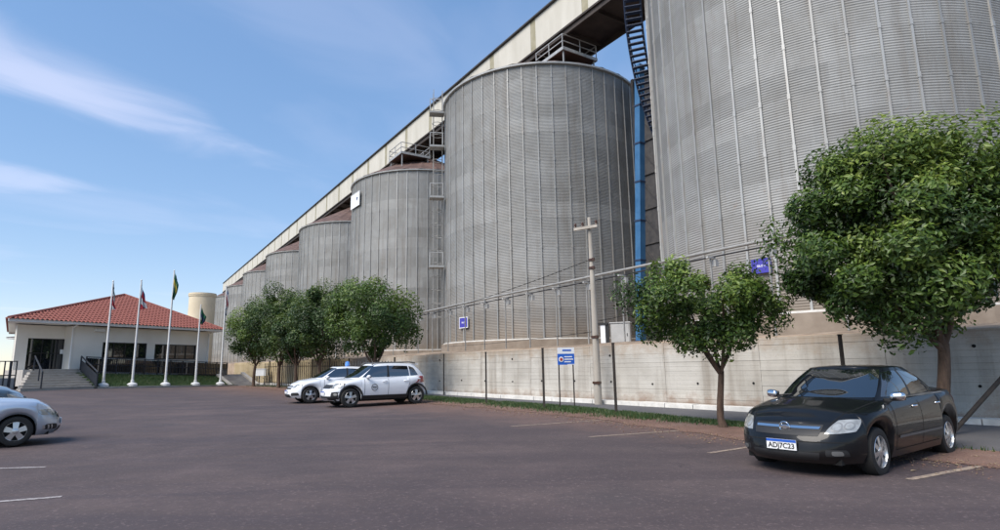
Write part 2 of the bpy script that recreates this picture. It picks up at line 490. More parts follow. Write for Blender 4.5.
M['roof_rust'] = noisy("rusty_roof_sheet", (0.075, 0.044, 0.037), (0.165, 0.102, 0.083), 1.1, 0.75, 0.2, 0.1)
M['gallery'] = noisy("cream_cladding", (0.50, 0.47, 0.40), (0.62, 0.59, 0.52), 0.7, 0.65, 0.0, 0.0, 5, (1, 1, 0.25))
M['gallery_strip'] = noisy("yellowed_translucent_sheet", (0.30, 0.265, 0.165), (0.40, 0.36, 0.25), 1.2, 0.5)
M['gallery_under'] = noisy("gallery_floor_steel", (0.030, 0.024, 0.022), (0.060, 0.046, 0.040), 1.0, 0.8)
M['blue'] = noisy("blue_paint", (0.025, 0.105, 0.235), (0.050, 0.155, 0.31), 1.3, 0.45)
M['stair_blue'] = mat("dark_blue_paint", (0.018, 0.032, 0.075), 0.5)
M['tan'] = noisy("tan_render", (0.60, 0.51, 0.37), (0.70, 0.61, 0.46), 0.3, 0.85)
# --- office
M['white_wall'] = noisy("white_render", (0.74, 0.70, 0.62), (0.82, 0.785, 0.71), 0.8, 0.85)
M['white_trim'] = noisy("white_trim", (0.70, 0.69, 0.66), (0.80, 0.79, 0.76), 1.5, 0.6)
def m_tile():
    m = mat("clay_tile", (0.35, 0.1, 0.06), 0.8); t = NT(m); w = t.world()
    c = t.ramp(t.objrand(), [(0.0, (0.170, 0.050, 0.038)), (0.5, (0.225, 0.067, 0.050)), (1.0, (0.29, 0.098, 0.072))])
    c = t.mix(t.ramp(t.noise(w, 2.5, 6, 0.7), [(0.40, 0.5), (0.6, 0.0)]), c, (0.17, 0.05, 0.04))
    c = t.mix(t.ramp(t.noise(w, 9, 4, 0.7), [(0.55, 0.0), (0.75, 0.4)]), c, (0.36, 0.17, 0.125))
    t.color(c); return m
M['tile'] = m_tile()
M['glass_dark'] = mat("dark_tinted_glass", (0.008, 0.010, 0.013), 0.03, 0.0, 0.0, 0.5)
M['glass_dark'].node_tree.nodes["Principled BSDF"].inputs["IOR"].default_value = 1.9
M['alu_black'] = mat("black_aluminium", (0.012, 0.012, 0.014), 0.4)
M['rail_black'] = noisy("black_painted_rail", (0.008, 0.011, 0.018), (0.018, 0.022, 0.032), 5, 0.5)
M['step'] = noisy("granite_step", (0.36, 0.33, 0.30), (0.50, 0.47, 0.43), 6, 0.8, 0.1)
M['paper'] = mat("white_paper", (0.78, 0.78, 0.76), 0.8)
M['pole_white'] = noisy("white_pole_paint", (0.66, 0.65, 0.63), (0.78, 0.77, 0.75), 2.0, 0.45)
# --- street furniture
M['pole_conc'] = noisy("pole_concrete", (0.33, 0.295, 0.25), (0.45, 0.41, 0.355), 2.2, 0.9, 0.3, 0, 5, (1, 1, 0.4))
M['post_dark'] = noisy("rusty_dark_post", (0.020, 0.018, 0.017), (0.048, 0.036, 0.028), 8, 0.8)
M['insul'] = mat("brown_insulator", (0.06, 0.025, 0.015), 0.3)
M['cable'] = mat("black_cable", (0.012, 0.012, 0.012), 0.6)
M['box_grey'] = noisy("grey_enclosure", (0.36, 0.36, 0.35), (0.46, 0.455, 0.44), 2, 0.6)
M['sign_white'] = mat("sign_white", (0.78, 0.79, 0.80), 0.5)
M['sign_blue'] = mat("sign_blue", (0.020, 0.115, 0.50), 0.5)
M['sign_violet'] = mat("sign_violet_blue", (0.055, 0.050, 0.36), 0.5)
M['sign_navy'] = mat("sign_navy", (0.02, 0.05, 0.18), 0.5)
M['sign_red'] = mat("sign_red", (0.42, 0.06, 0.05), 0.5)
M['wood_yellow'] = noisy("yellow_block", (0.45, 0.33, 0.12), (0.58, 0.44, 0.2), 3, 0.85)
# --- plants
def m_bark(name, a, b):
    m = mat(name, a, 0.95); t = NT(m)
    c = t.ramp(t.noise(t.world((9, 9, 2.2)), 1.5, 6, 0.7), [(0.3, a), (0.7, b)])
    t.color(c); t.bump(t.noise(t.world((14, 14, 3.5)), 1.5, 5, 0.7), 0.9, 0.03); return m
M['bark'] = m_bark("bark", (0.050, 0.032, 0.022), (0.135, 0.088, 0.062))
def m_leaf(name, cols):
    m = bpy.data.materials.new(name); m.use_nodes = True
    n = m.node_tree.nodes; l = m.node_tree.links
    b = n["Principled BSDF"]; b.inputs["Roughness"].default_value = 0.42; b.inputs["Specular IOR Level"].default_value = 0.45
    at = n.new("ShaderNodeAttribute"); at.attribute_name = "tone"
    r = n.new("ShaderNodeValToRGB"); e = r.color_ramp.elements
    while len(e) < len(cols): e.new(0.5)
    for k, (p, c) in enumerate(cols): e[k].position = p; e[k].color = (*c, 1)
    l.new(at.outputs["Fac"], r.inputs[0]); l.new(r.outputs[0], b.inputs["Base Color"])
    tr = n.new("ShaderNodeBsdfTranslucent"); l.new(r.outputs[0], tr.inputs["Color"])
    mx = n.new("ShaderNodeMixShader"); mx.inputs[0].default_value = 0.30
    l.new(b.outputs[0], mx.inputs[1]); l.new(tr.outputs[0], mx.inputs[2])
    l.new(mx.outputs[0], n["Material Output"].inputs["Surface"]); return m
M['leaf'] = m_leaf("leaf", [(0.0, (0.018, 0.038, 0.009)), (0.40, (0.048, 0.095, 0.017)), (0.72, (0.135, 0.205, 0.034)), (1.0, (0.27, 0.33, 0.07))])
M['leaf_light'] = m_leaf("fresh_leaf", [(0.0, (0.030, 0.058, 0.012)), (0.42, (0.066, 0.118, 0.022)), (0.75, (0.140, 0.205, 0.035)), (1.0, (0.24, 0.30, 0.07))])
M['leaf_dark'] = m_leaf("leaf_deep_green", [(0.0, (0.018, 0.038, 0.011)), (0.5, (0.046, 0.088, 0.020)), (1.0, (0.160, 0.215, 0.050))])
M['blade'] = m_leaf("grass_blade", [(0.0, (0.030, 0.070, 0.022)), (0.6, (0.055, 0.115, 0.035)), (1.0, (0.15, 0.15, 0.065))])
M['leaf_litter'] = noisy("dry_leaf", (0.25, 0.17, 0.09), (0.42, 0.34, 0.22), 9, 0.9)
# --- cars
def m_paint(name, col, metal=0.0, rough=0.35, dirt=(0.16, 0.10, 0.07), dirt_amt=0.5):
    m = mat(name, col, rough, metal, 1.0); t = NT(m)
    m.node_tree.nodes["Principled BSDF"].inputs["Coat Roughness"].default_value = 0.04
    tc = t.node("ShaderNodeTexCoord"); sp = t.node("ShaderNodeSeparateXYZ"); t.link(tc.outputs["Object"], sp.inputs[0])
    f = t.math('ADD', sp.outputs["Z"], t.math('MULTIPLY', t.noise(t.coord("Object"), 5.0, 4), 0.25))
    t.color(t.mix(t.ramp(f, [(0.22, dirt_amt), (0.62, 0.0)]), col, dirt))
    return m
M['paint_black'] = m_paint("black_car_paint", (0.0035, 0.0042, 0.0055), 0.0, 0.4, (0.04, 0.03, 0.025), 0.25)
M['paint_black'].node_tree.nodes['Principled BSDF'].inputs['Coat Weight'].default_value = 0.42
M['paint_black'].node_tree.nodes['Principled BSDF'].inputs['Specular IOR Level'].default_value = 0.2
M['paint_white'] = m_paint("white_car_paint", (0.74, 0.76, 0.79), 0.0, 0.4, (0.40, 0.31, 0.25), 0.4)
M['paint_silver'] = m_paint("silver_car_paint", (0.52, 0.58, 0.66), 0.6, 0.34, (0.2, 0.15, 0.12), 0.35)
M['paint_blue'] = m_paint("slate_blue_car_paint", (0.075, 0.115, 0.145), 0.4, 0.35)
M['car_glass'] = mat("car_glass", (0.006, 0.008, 0.010), 0.015, 0.0, 0.0, 0.5)
M['car_glass'].node_tree.nodes["Principled BSDF"].inputs["IOR"].default_value = 2.6
M['chrome'] = mat("chrome", (0.78, 0.79, 0.80), 0.12, 1.0)
M['alloy'] = mat("alloy_wheel", (0.58, 0.59, 0.60), 0.3, 0.85)
M['tyre'] = mat("tyre_rubber", (0.014, 0.014, 0.014), 0.8)
M['plastic'] = mat("black_plastic", (0.014, 0.014, 0.015), 0.55)
M['gap'] = mat("panel_gap", (0.004, 0.004, 0.004), 0.9)
M['trim_grey'] = mat("grey_trim", (0.10, 0.10, 0.10), 0.5)
def m_lamp():
    m = mat("headlamp_lens", (0.55, 0.56, 0.54), 0.08, 0.35, 1.0); t = NT(m)
    c = t.ramp(t.noise(t.coord("Object"), 11, 3), [(0.35, (0.30, 0.30, 0.28)), (0.5, (0.40, 0.40, 0.375)), (0.7, (0.48, 0.48, 0.455))])
    t.color(c); return m
M['headlamp'] = m_lamp()
M['lamp_inner'] = mat('lamp_inner', (0.30, 0.30, 0.29), 0.25, 0.4)
M['lamp_red'] = mat("tail_lamp_red", (0.25, 0.01, 0.012), 0.1, 0, 1.0)
M['plate'] = mat("plate_white", (0.72, 0.72, 0.72), 0.4)
M['plate_blue'] = mat("plate_blue", (0.02, 0.10, 0.45), 0.4)
M['ink'] = mat("black_ink", (0.012, 0.012, 0.012), 0.6)
M['beacon'] = mat("blue_plastic", (0.10, 0.28, 0.75), 0.2, 0, 1.0)

# ------------------------------------------------------------------ lie of the land
def T(x, y):
    return 0.0095 * max(-5.0, min(y, 40.0)) + 0.10 * ss(22, 40, y) + 0.3 * ss(6, 16, -x - 0.3 * y)
NW = Vector((0.753, 0.66)).normalized()          # across the road, towards the silos
TW = Vector((-NW.y, NW.x))                        # along the road, away from the camera
def W(n, t):
    return (NW.x * n + TW.x * t, NW.y * n + TW.y * t)
AL = 0.57548
NR = Vector((cos(AL), sin(AL))); TR = Vector((-sin(AL), cos(AL)))   # across / along the row of silos
def RW(q, a):
    return (NR.x * q + TR.x * a, NR.y * q + TR.y * a)
ROW = 29.5; S_R = 8.352; S_A1 = 14.738; S_SP = 23.817
Z_BASE = 3.40; Z_EAVE = 22.65
def terr(n, t):
    """upper terrace behind the retaining wall"""
    return 1.90 + 0.20 * ss(17.1, 20.0, n)

def sheet(name, mt, polyfun, nu, nv, dz, hf=None, smooth=True):
    b = MB()
    rows = []
    for i in range(nu + 1):
        row = []
        for j in range(nv + 1):
            x, y = polyfun(i / nu, j / nv)
            row.append((x, y, (hf(x, y) if hf else T(x, y)) + dz))
        rows.append(row)
    b.grid(rows)
    o = b.build(name, mt, None, smooth)
    return o

# the wide ground
b = MB()
rs = [0, 6, 12, 18, 24, 30, 36, 42, 50, 60, 75, 95, 130, 200, 400, 900, 2000, 4000]
rows = []
for r in rs:
    rows.append([(r * sin(a), 20 + r * cos(a), T(r * sin(a), 20 + r * cos(a)) * ss(400, 60, r) - 0.12) for a in [2 * pi * k / 96 for k in range(97)]])
b.grid(rows)
struct(b.build("ground", M['field'], None, True), "dry grass and red earth ground around the yard")

# parking lot
rng = random.Random(3)
EJ = [rng.uniform(-1, 1) for _ in range(400)]
def edge_j(t, k=0):
    f = t * 1.7 + 40 + k * 57; i = int(math.floor(f)); u = f - i; u = u * u * (3 - 2 * u)
    g = t * 5.1 + 90 + k * 31; i2 = int(math.floor(g)); u2 = g - i2
    return 0.16 * lerp(EJ[i % 400], EJ[(i + 1) % 400], u) + 0.07 * lerp(EJ[i2 % 400], EJ[(i2 + 1) % 400], u2)
def lot_edge(t):
    return curve([(-8, 10.4), (2, 10.6), (5.7, 10.9), (7, 11.3), (10.3, 12.2), (13.8, 12.7), (19.5, 13.0), (30, 13.2), (50, 13.4)], t)
def road_edge(t):
    return curve([(-8, 12.1), (2, 12.3), (7.5, 13.6), (14.8, 14.9), (23, 15.3), (40, 15.5), (60, 15.5)], t)
struct(sheet("parking_lot", M['asphalt'], lambda u, v: W(lerp(-34, 13.8, v), lerp(-20, 62, u)), 82, 48, 0.0), "worn reddish grey asphalt parking lot")
def verge_f(u, v):
    t = lerp(-9, 60, u); n = lerp(lot_edge(t) + edge_j(t), road_edge(t) + edge_j(t, 1) * 0.6, v)
    return W(n, t)
struct(sheet("verge", M['soil'], verge_f, 480, 8, 0.008, lambda x, y: T(x, y)), "strip of red earth verge between lot and road")
struct(sheet("road", M['road'], lambda u, v: W(lerp(road_edge(lerp(-30, 62, u)) - 0.35, 16.7, v), lerp(-30, 62, u)), 160, 6, 0.004), "grey asphalt road along the foot of the wall")

# limewashed kerb at the foot of the wall, laid in lengths
kerb = thing("kerb", "whitewashed concrete kerb along the foot of the retaining wall", "kerb", (*W(16.8, 20), T(*W(16.8, 20))))
kerb["kind"] = "structure"
def kerb_piece(t0, t1, n0, n1, h, name, mt, parent):
    b = MB(); pts = []
    for t in (t0, t1):
        for n in (n0, n1):
            x, y = W(n, t); pts.append((x, y, T(x, y)))
    P0 = parent.location
    lo = [Vector((p[0], p[1], p[2] - 0.1)) - P0 for p in pts]; hi = [Vector((p[0], p[1], p[2] + h)) - P0 for p in pts]
    ch = 0.02
    b.face([hi[0], hi[1], hi[3], hi[2]]); b.face([lo[0], lo[2], hi[2], hi[0]][::-1]); b.face([lo[1], lo[3], hi[3], hi[1]])
    b.face([lo[0], lo[1], hi[1], hi[0]]); b.face([lo[2], lo[3], hi[3], hi[2]][::-1])
    return b.build(name, mt, parent)
t = -6.0
while t < 55:
    kerb_piece(t + 0.012, t + 0.988, 16.55 + rng.uniform(-.01, .01), 16.93, 0.13 + rng.uniform(-.008, .008), "kerb_stone", M['kerb'], kerb)
    t += 1.0

# ------------------------------------------------------------------ painted stall lines
def stripe(p0, p1, w, label, mt):
    b = MB(); n = 14
    d = (Vector(p1) - Vector(p0)); L = d.length; d.normalize(); s = Vector((-d.y, d.x))
    rows = []
    for i in range(n + 1):
        c = Vector(p0) + d * (L * i / n)
        rows.append([(c.x + s.x * k, c.y + s.y * k, T(c.x + s.x * k, c.y + s.y * k) + 0.005) for k in (-w / 2 + rng.uniform(-.008, .008), w / 2 + rng.uniform(-.008, .008))])
    b.grid(rows)
    o = b.build("stall_line", mt); o["kind"] = "structure"; o["label"] = label
stripe((5.10, 7.70), (9.3, 9.90), 0.10, "faded ochre stall line in front of the black car's near wheel", M['line'])
stripe((3.40, 10.02), (6.4, 11.95), 0.10, "faded ochre stall line on the far side of the black car", M['line'])
stripe((1.75, 12.30), (4.6, 13.40), 0.10, "faded ochre stall line nearest the blue notice", M['line'])
stripe((0.2, 14.5), (2.6, 15.6), 0.10, "faint ochre stall line beside the grass verge", M['line'])
stripe((-10.2, 9.55), (-7.35, 9.75), 0.09, "whitish stall line beside the silver car", M['line_white'])
stripe((-8.6, 6.35), (-5.45, 7.55), 0.09, "whitish stall line in the near left corner", M['line_white'])

# ------------------------------------------------------------------ retaining wall
wall = thing("retaining_wall", "long board-marked concrete retaining wall below the silos", "wall", (*W(17.1, 24), T(*W(17.1, 24))))
def wall_panel(t0, t1):
    b = MB(); P0 = wall.location
    prof = []
    z = -0.3; k = 0
    r2 = random.Random(int(t0 * 10))
    zs = [-0.3]
    while z < 1.88:
        z += 0.145; zs.append(z)
    top = 1.95 + r2.uniform(-0.05, 0.04)
    for i in range(len(zs) - 1):
        off = r2.uniform(-0.005, 0.005)
        z1 = min(zs[i+1], top) if i < len(zs) - 2 else top
        prof += [(off, zs[i] + 0.006), (off, z1 - 0.006), (off + 0.006, z1 - 0.003), (off + 0.006, z1 + 0.003)]
    prof = prof[:-2] + [(0.03, top), (0.42, top)]
    rows = []
    m_ = 3
    for (o_, zz) in prof:
        row = []
        for j in range(m_ + 1):
            tt = lerp(t0 + 0.004, t1 - 0.004, j / m_)
            x, y = W(17.0 + o_, tt)
            g = T(*W(17.0, 24))
            row.append(Vector((x, y, g + zz)) - P0)
        rows.append(row)
    b.grid(rows)
    # ends
    for tt, fl in ((t0 + 0.004, 1), (t1 - 0.004, 0)):
        x0, y0 = W(17.0, tt); x1, y1 = W(17.42, tt); g = T(*W(17.0, 24))
        q = [Vector((x0, y0, g - .3)) - P0, Vector((x1, y1, g - .3)) - P0, Vector((x1, y1, g + top)) - P0, Vector((x0, y0, g + top)) - P0]
        b.face(q if fl else q[::-1])
    return b.build("cast_panel", M['wallconc_ochre'] if t0 > 31 else M['wallconc'], wall)
tp = -8.0
while tp < 56:
    wall_panel(tp, tp + 3.2); tp += 3.2
# weep holes
tw = -4.0
for k in range(34):
    x, y = W(17.012, tw + rng.uniform(-.06, .06)); g = T(*W(17.0, 24))
    p = Vector((x, y, g + 0.62 + rng.uniform(-.05, .05))) - wall.location
    d3 = Vector((NW.x, NW.y, 0))
    b = MB(); b.tube([p - d3 * 0.03, p + d3 * 0.1], 0.034, 8)
    b.build("weep_pipe", M['gap'], wall)
    if k % 3 == 1:
        p2 = p + Vector((0, 0, 1.0 + rng.uniform(-.1, .1)))
        b = MB(); b.tube([p2 - d3 * 0.03, p2 + d3 * 0.1], 0.04, 8); b.build("weep_pipe", M['gap'], wall)
    tw += 1.75

# terrace above the wall
def terr_f(u, v):
    n = [17.3, 17.6, 18.0, 18.6, 19.2, 20, 22, 26, 34, 48, 80, 140][int(round(v * 11))]
    return W(n, lerp(-40, 240, u))
b = MB(); rows = []
for i in range(141):
    row = []
    for n in (17.39, 17.40, 17.6, 18.0, 18.6, 19.2, 20, 22, 26, 34, 48, 80, 140):
        tt = lerp(-40, 240, i / 140); x, y = W(n, tt)
        row.append((x, y, terr(n, tt) + rng.uniform(0, 0.10) * (1 if n < 20 else 0) + T(*W(17, 24)) - (2.6 if n == 17.39 else 0.0)))
    rows.append(row)
b.grid(rows)
struct(b.build("terrace", M['bank'], None, True), "earth terrace on which the silos stand")

# ------------------------------------------------------------------ silos
NRING = 18; NRIB = 48
RING_H = (Z_EAVE - Z_BASE) / NRING
def ring_mesh():
    b = MB(); seg = 96; per = 10; sub = 5; n = per * sub
    rows = []
    for k in range(n + 1):
        z = RING_H * k / n; r = S_R + 0.013 * sin(2 * pi * per * k / n)
        rows.append([(r * cos(2 * pi * j / seg), r * sin(2 * pi * j / seg), z) for j in range(seg + 1)])
    b.grid(rows)
    return b.mesh("silo_ring", M['silo'], True)
RING = ring_mesh()
def rib_mesh():
    b = MB(); z = 0.0; k = 0; H = Z_EAVE - Z_BASE
    while z < H - 0.05:
        h = min(2 * RING_H, H - z)
        d = 0.085 - 0.0035 * k; w = 0.045 - 0.001 * k
        b.box((S_R + d / 2 - 0.012, 0, z + h / 2), (d + 0.02, 2 * w, h + 0.0))
        if k: b.box((S_R + d / 2 + 0.004, 0, z), (d + 0.022, 2 * w + 0.03, 0.22))
        z += h; k += 1
    return b.mesh("stiffener", M['rib'])
RIB = rib_mesh()
Z_EAVE += RING_H; RIB19 = rib_mesh(); Z_EAVE -= RING_H
def roof_mesh():
    b = MB(); seg = 120; rows = []
    Rr = S_R + 0.18; top = 0.9; slope = math.tan(R_(29))
    for k in range(9):
        r = lerp(Rr, top, k / 8); row = []
        for j in range(seg + 1):
            bump = 0.07 if j % 4 == 0 else 0.0
            row.append((r * cos(2 * pi * j / seg), r * sin(2 * pi * j / seg), (Rr - r) * slope + bump))
        rows.append(row)
    b.grid(rows)
    return b.mesh("silo_roof", M['roof_rust'])
ROOF = roof_mesh()
ROOF_H = (S_R + 0.18 - 0.9) * math.tan(R_(29))
b = MB(); b.lathe([(S_R - .05, -0.10), (S_R + 0.20, -0.10), (S_R + 0.22, 0.02), (S_R + 0.1, 0.05)], 96)
EAVE = b.mesh("eave_ring", M['steel'])
b = MB(); b.lathe([(S_R - .2, 0.04), (S_R + 0.16, 0.04), (S_R + 0.16, -0.05), (S_R - .1, -0.05)], 96)
BASE = b.mesh("base_ring", M['kerb'])
b = MB(); b.lathe([(S_R - .2, -0.05), (S_R + 0.30, -0.05), (S_R + 0.34, -1.3)], 96)
FOUND = b.mesh("foundation", M['conc_brown'])
b = MB(); b.lathe([(1.0, 0), (1.0, 0.8), (0.7, 1.0), (0.7, 1.3), (0.05, 1.3)], 24)
CAP = b.mesh("roof_cap", M['steel'])
LABELS = ["huge corrugated steel silo at the right, nearest to the camera",
          "tall corrugated silo behind the concrete utility pole",
          "silo carrying a white rectangular sign near its eave",
          "fourth silo of the row, left of the one with the white sign",
          "fifth silo of the row, counted from the right",
          "sixth silo of the row, counted from the right",
          "seventh silo of the row, counted from the right",
          "farthest silo of the row, beside the tan tower"]
SILO = []
NR_K = [19, 19, 18, 18, 18, 18, 18, 18]
for k in range(8):
    cx, cy = RW(ROW, S_A1 + k * S_SP)
    Z_EAVE = Z_BASE + RING_H * NR_K[k]
    s = thing("grain_silo", LABELS[k], "silo", (cx, cy, Z_BASE - (0.45 if k > 2 else 0.0)), 0, "row of corrugated grain silos")
    SILO.append(s)
    rr = random.Random(100 + k)
    for i in range(NR_K[k]):
        o = add("wall_ring", RING, s, (0, 0, i * RING_H), (2 * pi / 18) * (0.5 if i % 2 else 0) + 2 * pi / 96 * 2 * rr.randint(0, 5))
    az0 = atan2(-cy, -cx)
    for j in range(NRIB):
        a = 2 * pi * j / NRIB + 0.03 * k
        d = (a - az0 + pi) % (2 * pi) - pi
        if abs(d) < R_(100):
            add("stiffener", RIB19 if NR_K[k] == 19 else RIB, s, (0, 0, 0), a)
    add("roof", ROOF, s, (0, 0, Z_EAVE - Z_BASE + 0.03))
    add("eave_ring", EAVE, s, (0, 0, Z_EAVE - Z_BASE))
    add("roof_cap", CAP, s, (0, 0, Z_EAVE - Z_BASE + ROOF_H))
    add("base_ring", BASE, s, (0, 0, 0.0))
    add("foundation", FOUND, s, (0, 0, 0))
Z_EAVE = 22.65

def text_mesh(txt, size, mt, name="lettering", ext=0.002):
    c = bpy.data.curves.new(name, 'FONT'); c.body = txt; c.size = size; c.align_x = 'CENTER'; c.align_y = 'CENTER'; c.extrude = ext; c.offset = size * 0.022
    o = bpy.data.objects.new(name, c); COL.objects.link(o)
    dg = bpy.context.evaluated_depsgraph_get()
    me = bpy.data.meshes.new_from_object(o.evaluated_get(dg))
    bpy.data.objects.remove(o); bpy.data.curves.remove(c)
    me.name = name; me.materials.clear(); me.materials.append(mt)
    return me

def plaque(name, label, center, normal, w, h, face_mt, frame_mt, txt=None, tsize=0.2, tmt=None, cat="sign", tilt=0.0):
    """flat sign: local x to the right, z up, facing -y"""
    t = thing(name, label, cat, center, atan2(normal[0], -normal[1]))
    b = MB(); b.box((0, 0, 0), (w, 0.03, h)); b.build("panel", face_mt, t)
    f = 0.05
    b = MB()
    for (x, z, sx, sz) in ((0, h / 2, w + 2 * f, f), (0, -h / 2, w + 2 * f, f), (-w / 2 - f / 2 + 0.0, 0, f, h - f), (w / 2 + f / 2, 0, f, h - f)):
        b.box((x, -0.005, z), (sx, 0.05, sz))
    b.build("frame", frame_mt, t)
    if txt:
        o = add("lettering", text_mesh(txt, tsize, tmt), t, (0, -0.0185, 0)); o.rotation_euler = (pi / 2, 0, 0)
    return t
def on_silo(k, x, y, z, out):
    c = SILO[k].location; d = Vector((x - c.x, y - c.y)).normalized()
    return (c.x + d.x * (S_R + out), c.y + d.y * (S_R + out), z), d
p, d = on_silo(0, 10.42, 22.86, 5.32, 0.14)
plaque("silo_sign", "violet blue sign on the nearest silo, peeping between two trees", p, d, 0.68, 0.52, M['sign_violet'], M['sign_violet'], "SILO 1", 0.12, M['sign_white'])
p, d = on_silo(1, -2.62, 43.05, 4.80, 0.14)
plaque("silo_sign", "small blue sign low on the silo behind the utility pole", p, d, 0.95, 0.75, M['sign_violet'], M['sign_white'], "SILO 2", 0.16, M['sign_white'])
p, d = on_silo(2, -16.05, 63.7, 20.35, 0.16)
sg = plaque("silo_banner", "white rectangular sign high on the third silo", p, d, 2.6, 1.6, M['sign_white'], M['sign_white'])
b = MB(); b.box((0.55, -0.02, 0.05), (0.22, 0.012, 0.34)); b.box((0.75, -0.02, 0.12), (0.14, 0.012, 0.2)); b.build("emblem", M['sign_navy'], sg)

# rooftop platforms
def roof_platform(k, label, off_a, off_q, z):
    cx, cy = RW(ROW + off_q, S_A1 + k * S_SP + off_a)
    t = thing("roof_platform", label, "platform", (cx, cy, z), AL, "railed platforms on the silo roofs")
    a = 1.75
    b = MB(); b.box((0, 0, 0), (2 * a, 2 * a, 0.10)); b.build("deck", M['roof_rust'], t)
    b = MB()
    for s in (-1, 1):
        b.box((s * a, 0, -0.02), (0.09, 2 * a + .1, 0.26)); b.box((0, s * a, -0.02), (2 * a - .1, 0.09, 0.26))
    b.build("edge_beam", M['steel'], t)
    for s in (-1, 1):
        for m_ in (-1, 0, 1):
            b = MB(); b.box((s * a, m_ * (a - .04), 0.62), (0.06, 0.06, 1.15)); b.build("rail_post", M['steel'], t)
            if m_ == 0:
                b = MB(); b.box((0, s * a, 0.62), (0.06, 0.06, 1.15)); b.build("rail_post", M['steel'], t)
    for h in (0.6, 1.18):
        for s in (-1, 1):
            b = MB(); b.box((s * a, 0, h), (0.07, 2 * a, 0.06)); b.build("rail", M['steel'], t)
            b = MB(); b.box((0, s * a, h + 0.002), (2 * a - .1, 0.07, 0.06)); b.build("rail", M['steel'], t)
    for sx in (-1, 1):
        for sy in (-1, 1):
            b = MB(); b.bar((sx * a * .9, sy * a * .9, -0.1), (sx * a * .9 , sy * a * .9, -2.6), 0.09); b.build("leg", M['steel'], t)
roof_platform(1, "railed steel platform on the roof of the silo behind the utility pole", -4.5, -0.6, 26.0)
roof_platform(2, "railed steel platform on the roof of the silo with the white sign", -3.0, -3.2, 25.3)

# ------------------------------------------------------------------ conveyor gallery
GQ0, GQ1 = 27.5, 31.5; GZ0, GZ1 = 27.75, 30.80
gx, gy = RW(29.5, 0.0)
gal = thing("conveyor_gallery", "long cream clad conveyor gallery running over the silo roofs", "conveyor", (gx, gy, GZ0), AL)
# local frame: x across (NR), y along the row (TR), z up
A0, A1 = -6.0, 214.0
PW = 6.60; first = 29.95
b0 = first - PW * 6
PAN = MB(); PAN.box((0, 0, 0), (0.06, PW - 0.72, GZ1 - GZ0 - 0.15))
pm = PAN.mesh("cladding_panel", M['gallery'])
ST = MB(); ST.box((0, 0, 0), (0.045, 0.69, GZ1 - GZ0 - 0.15))
sm_ = ST.mesh("translucent_strip", M['gallery_strip'])
zc = (GZ1 - GZ0) / 2
kk = 0
for i in range(34):
    c = b0 + PW * i
    if c < A0 + 3 or c > A1 - 3: continue
    add("translucent_strip", sm_, gal, (-2.0, c, zc))
    add("cladding_panel", pm, gal, (-2.0, c + PW / 2, zc))
    add("cladding_panel", pm, gal, (2.0, c + PW / 2, zc))
    add("translucent_strip", sm_, gal, (2.0, c, zc))
mid = (A0 + A1) / 2; LL = A1 - A0
b = MB(); b.box((0, mid, 0.0), (4.3, LL, 0.16)); b.build("gallery_floor", M['gallery_under'], gal)
b = MB(); b.box((0, mid, GZ1 - GZ0 + 0.03), (4.5, LL, 0.12)); b.build("gallery_roof", M['steel_dark'], gal)
for s in (-1, 1):
    b = MB(); b.box((s * 1.92, mid, -0.28), (0.16, LL, 0.40)); b.build("chord_beam", M['gallery_under'], gal)
    b = MB(); b.box((s * 1.90, mid, zc), (0.04, LL, GZ1 - GZ0 - .3)); b.build("lining", M['gallery_under'], gal)
cb_ = MB(); cb_.box((0, 0, -0.24), (3.7, 0.14, 0.3)); cbm = cb_.mesh("cross_beam", M['gallery_under'])
for i in range(66):
    add("cross_beam", cbm, gal, (0, A0 + 2 + i * 3.3, 0))

# supports of the gallery between the silos (lattice towers, the near one coloured dark for gap shade)
def lattice_tower(k, label):
    a = S_A1 + (k + 0.5) * S_SP
    cx, cy = RW(ROW + (3.5 if k == 0 else 0.6), a + (2.2 if k == 0 else 0)); z0 = 2.5
    t = thing("lattice_tower", label, "tower", (cx, cy, z0), AL, "lattice towers between the silos")
    H = (23.5 if k == 0 else GZ0 - 0.55) - z0; hw = 1.0 if k == 0 else 1.6
    for sx in (-1, 1):
        for sy in (-1, 1):
            b = MB(); b.box((sx * hw, sy * hw, H / 2), (0.22, 0.22, H)); b.build("leg", M['steel_dark'], t)
    nb = 8
    for i in range(nb):
        z_0, z_1 = H * i / nb, H * (i + 1) / nb
        for s in (-1, 1):
            b = MB()
            b.bar((s * hw, -hw, z_0), (s * hw, hw, z_1), 0.11); b.bar((s * (hw - .115), hw, z_0), (s * (hw - .115), -hw, z_1), 0.11)
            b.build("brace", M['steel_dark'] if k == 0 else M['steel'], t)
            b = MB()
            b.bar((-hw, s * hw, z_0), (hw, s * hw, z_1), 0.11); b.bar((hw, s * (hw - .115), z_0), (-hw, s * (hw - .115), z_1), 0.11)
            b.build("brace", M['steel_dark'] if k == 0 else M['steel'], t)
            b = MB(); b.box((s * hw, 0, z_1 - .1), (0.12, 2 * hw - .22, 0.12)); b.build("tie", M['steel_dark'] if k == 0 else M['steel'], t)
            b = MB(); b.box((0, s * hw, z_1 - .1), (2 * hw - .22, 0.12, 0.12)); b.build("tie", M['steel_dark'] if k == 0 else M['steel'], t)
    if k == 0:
        b = MB(); b.box((0.0, 0.0, H / 2), (1.9, 1.9, H - 0.2)); b.build("gap_shade_core", M['steel_dark'], t)  # dark core added so the gap between the silos reads as shade
lattice_tower(0, "dark lattice tower between the two nearest silos")
lattice_tower(1, "lattice tower between the second and third silos from the right")

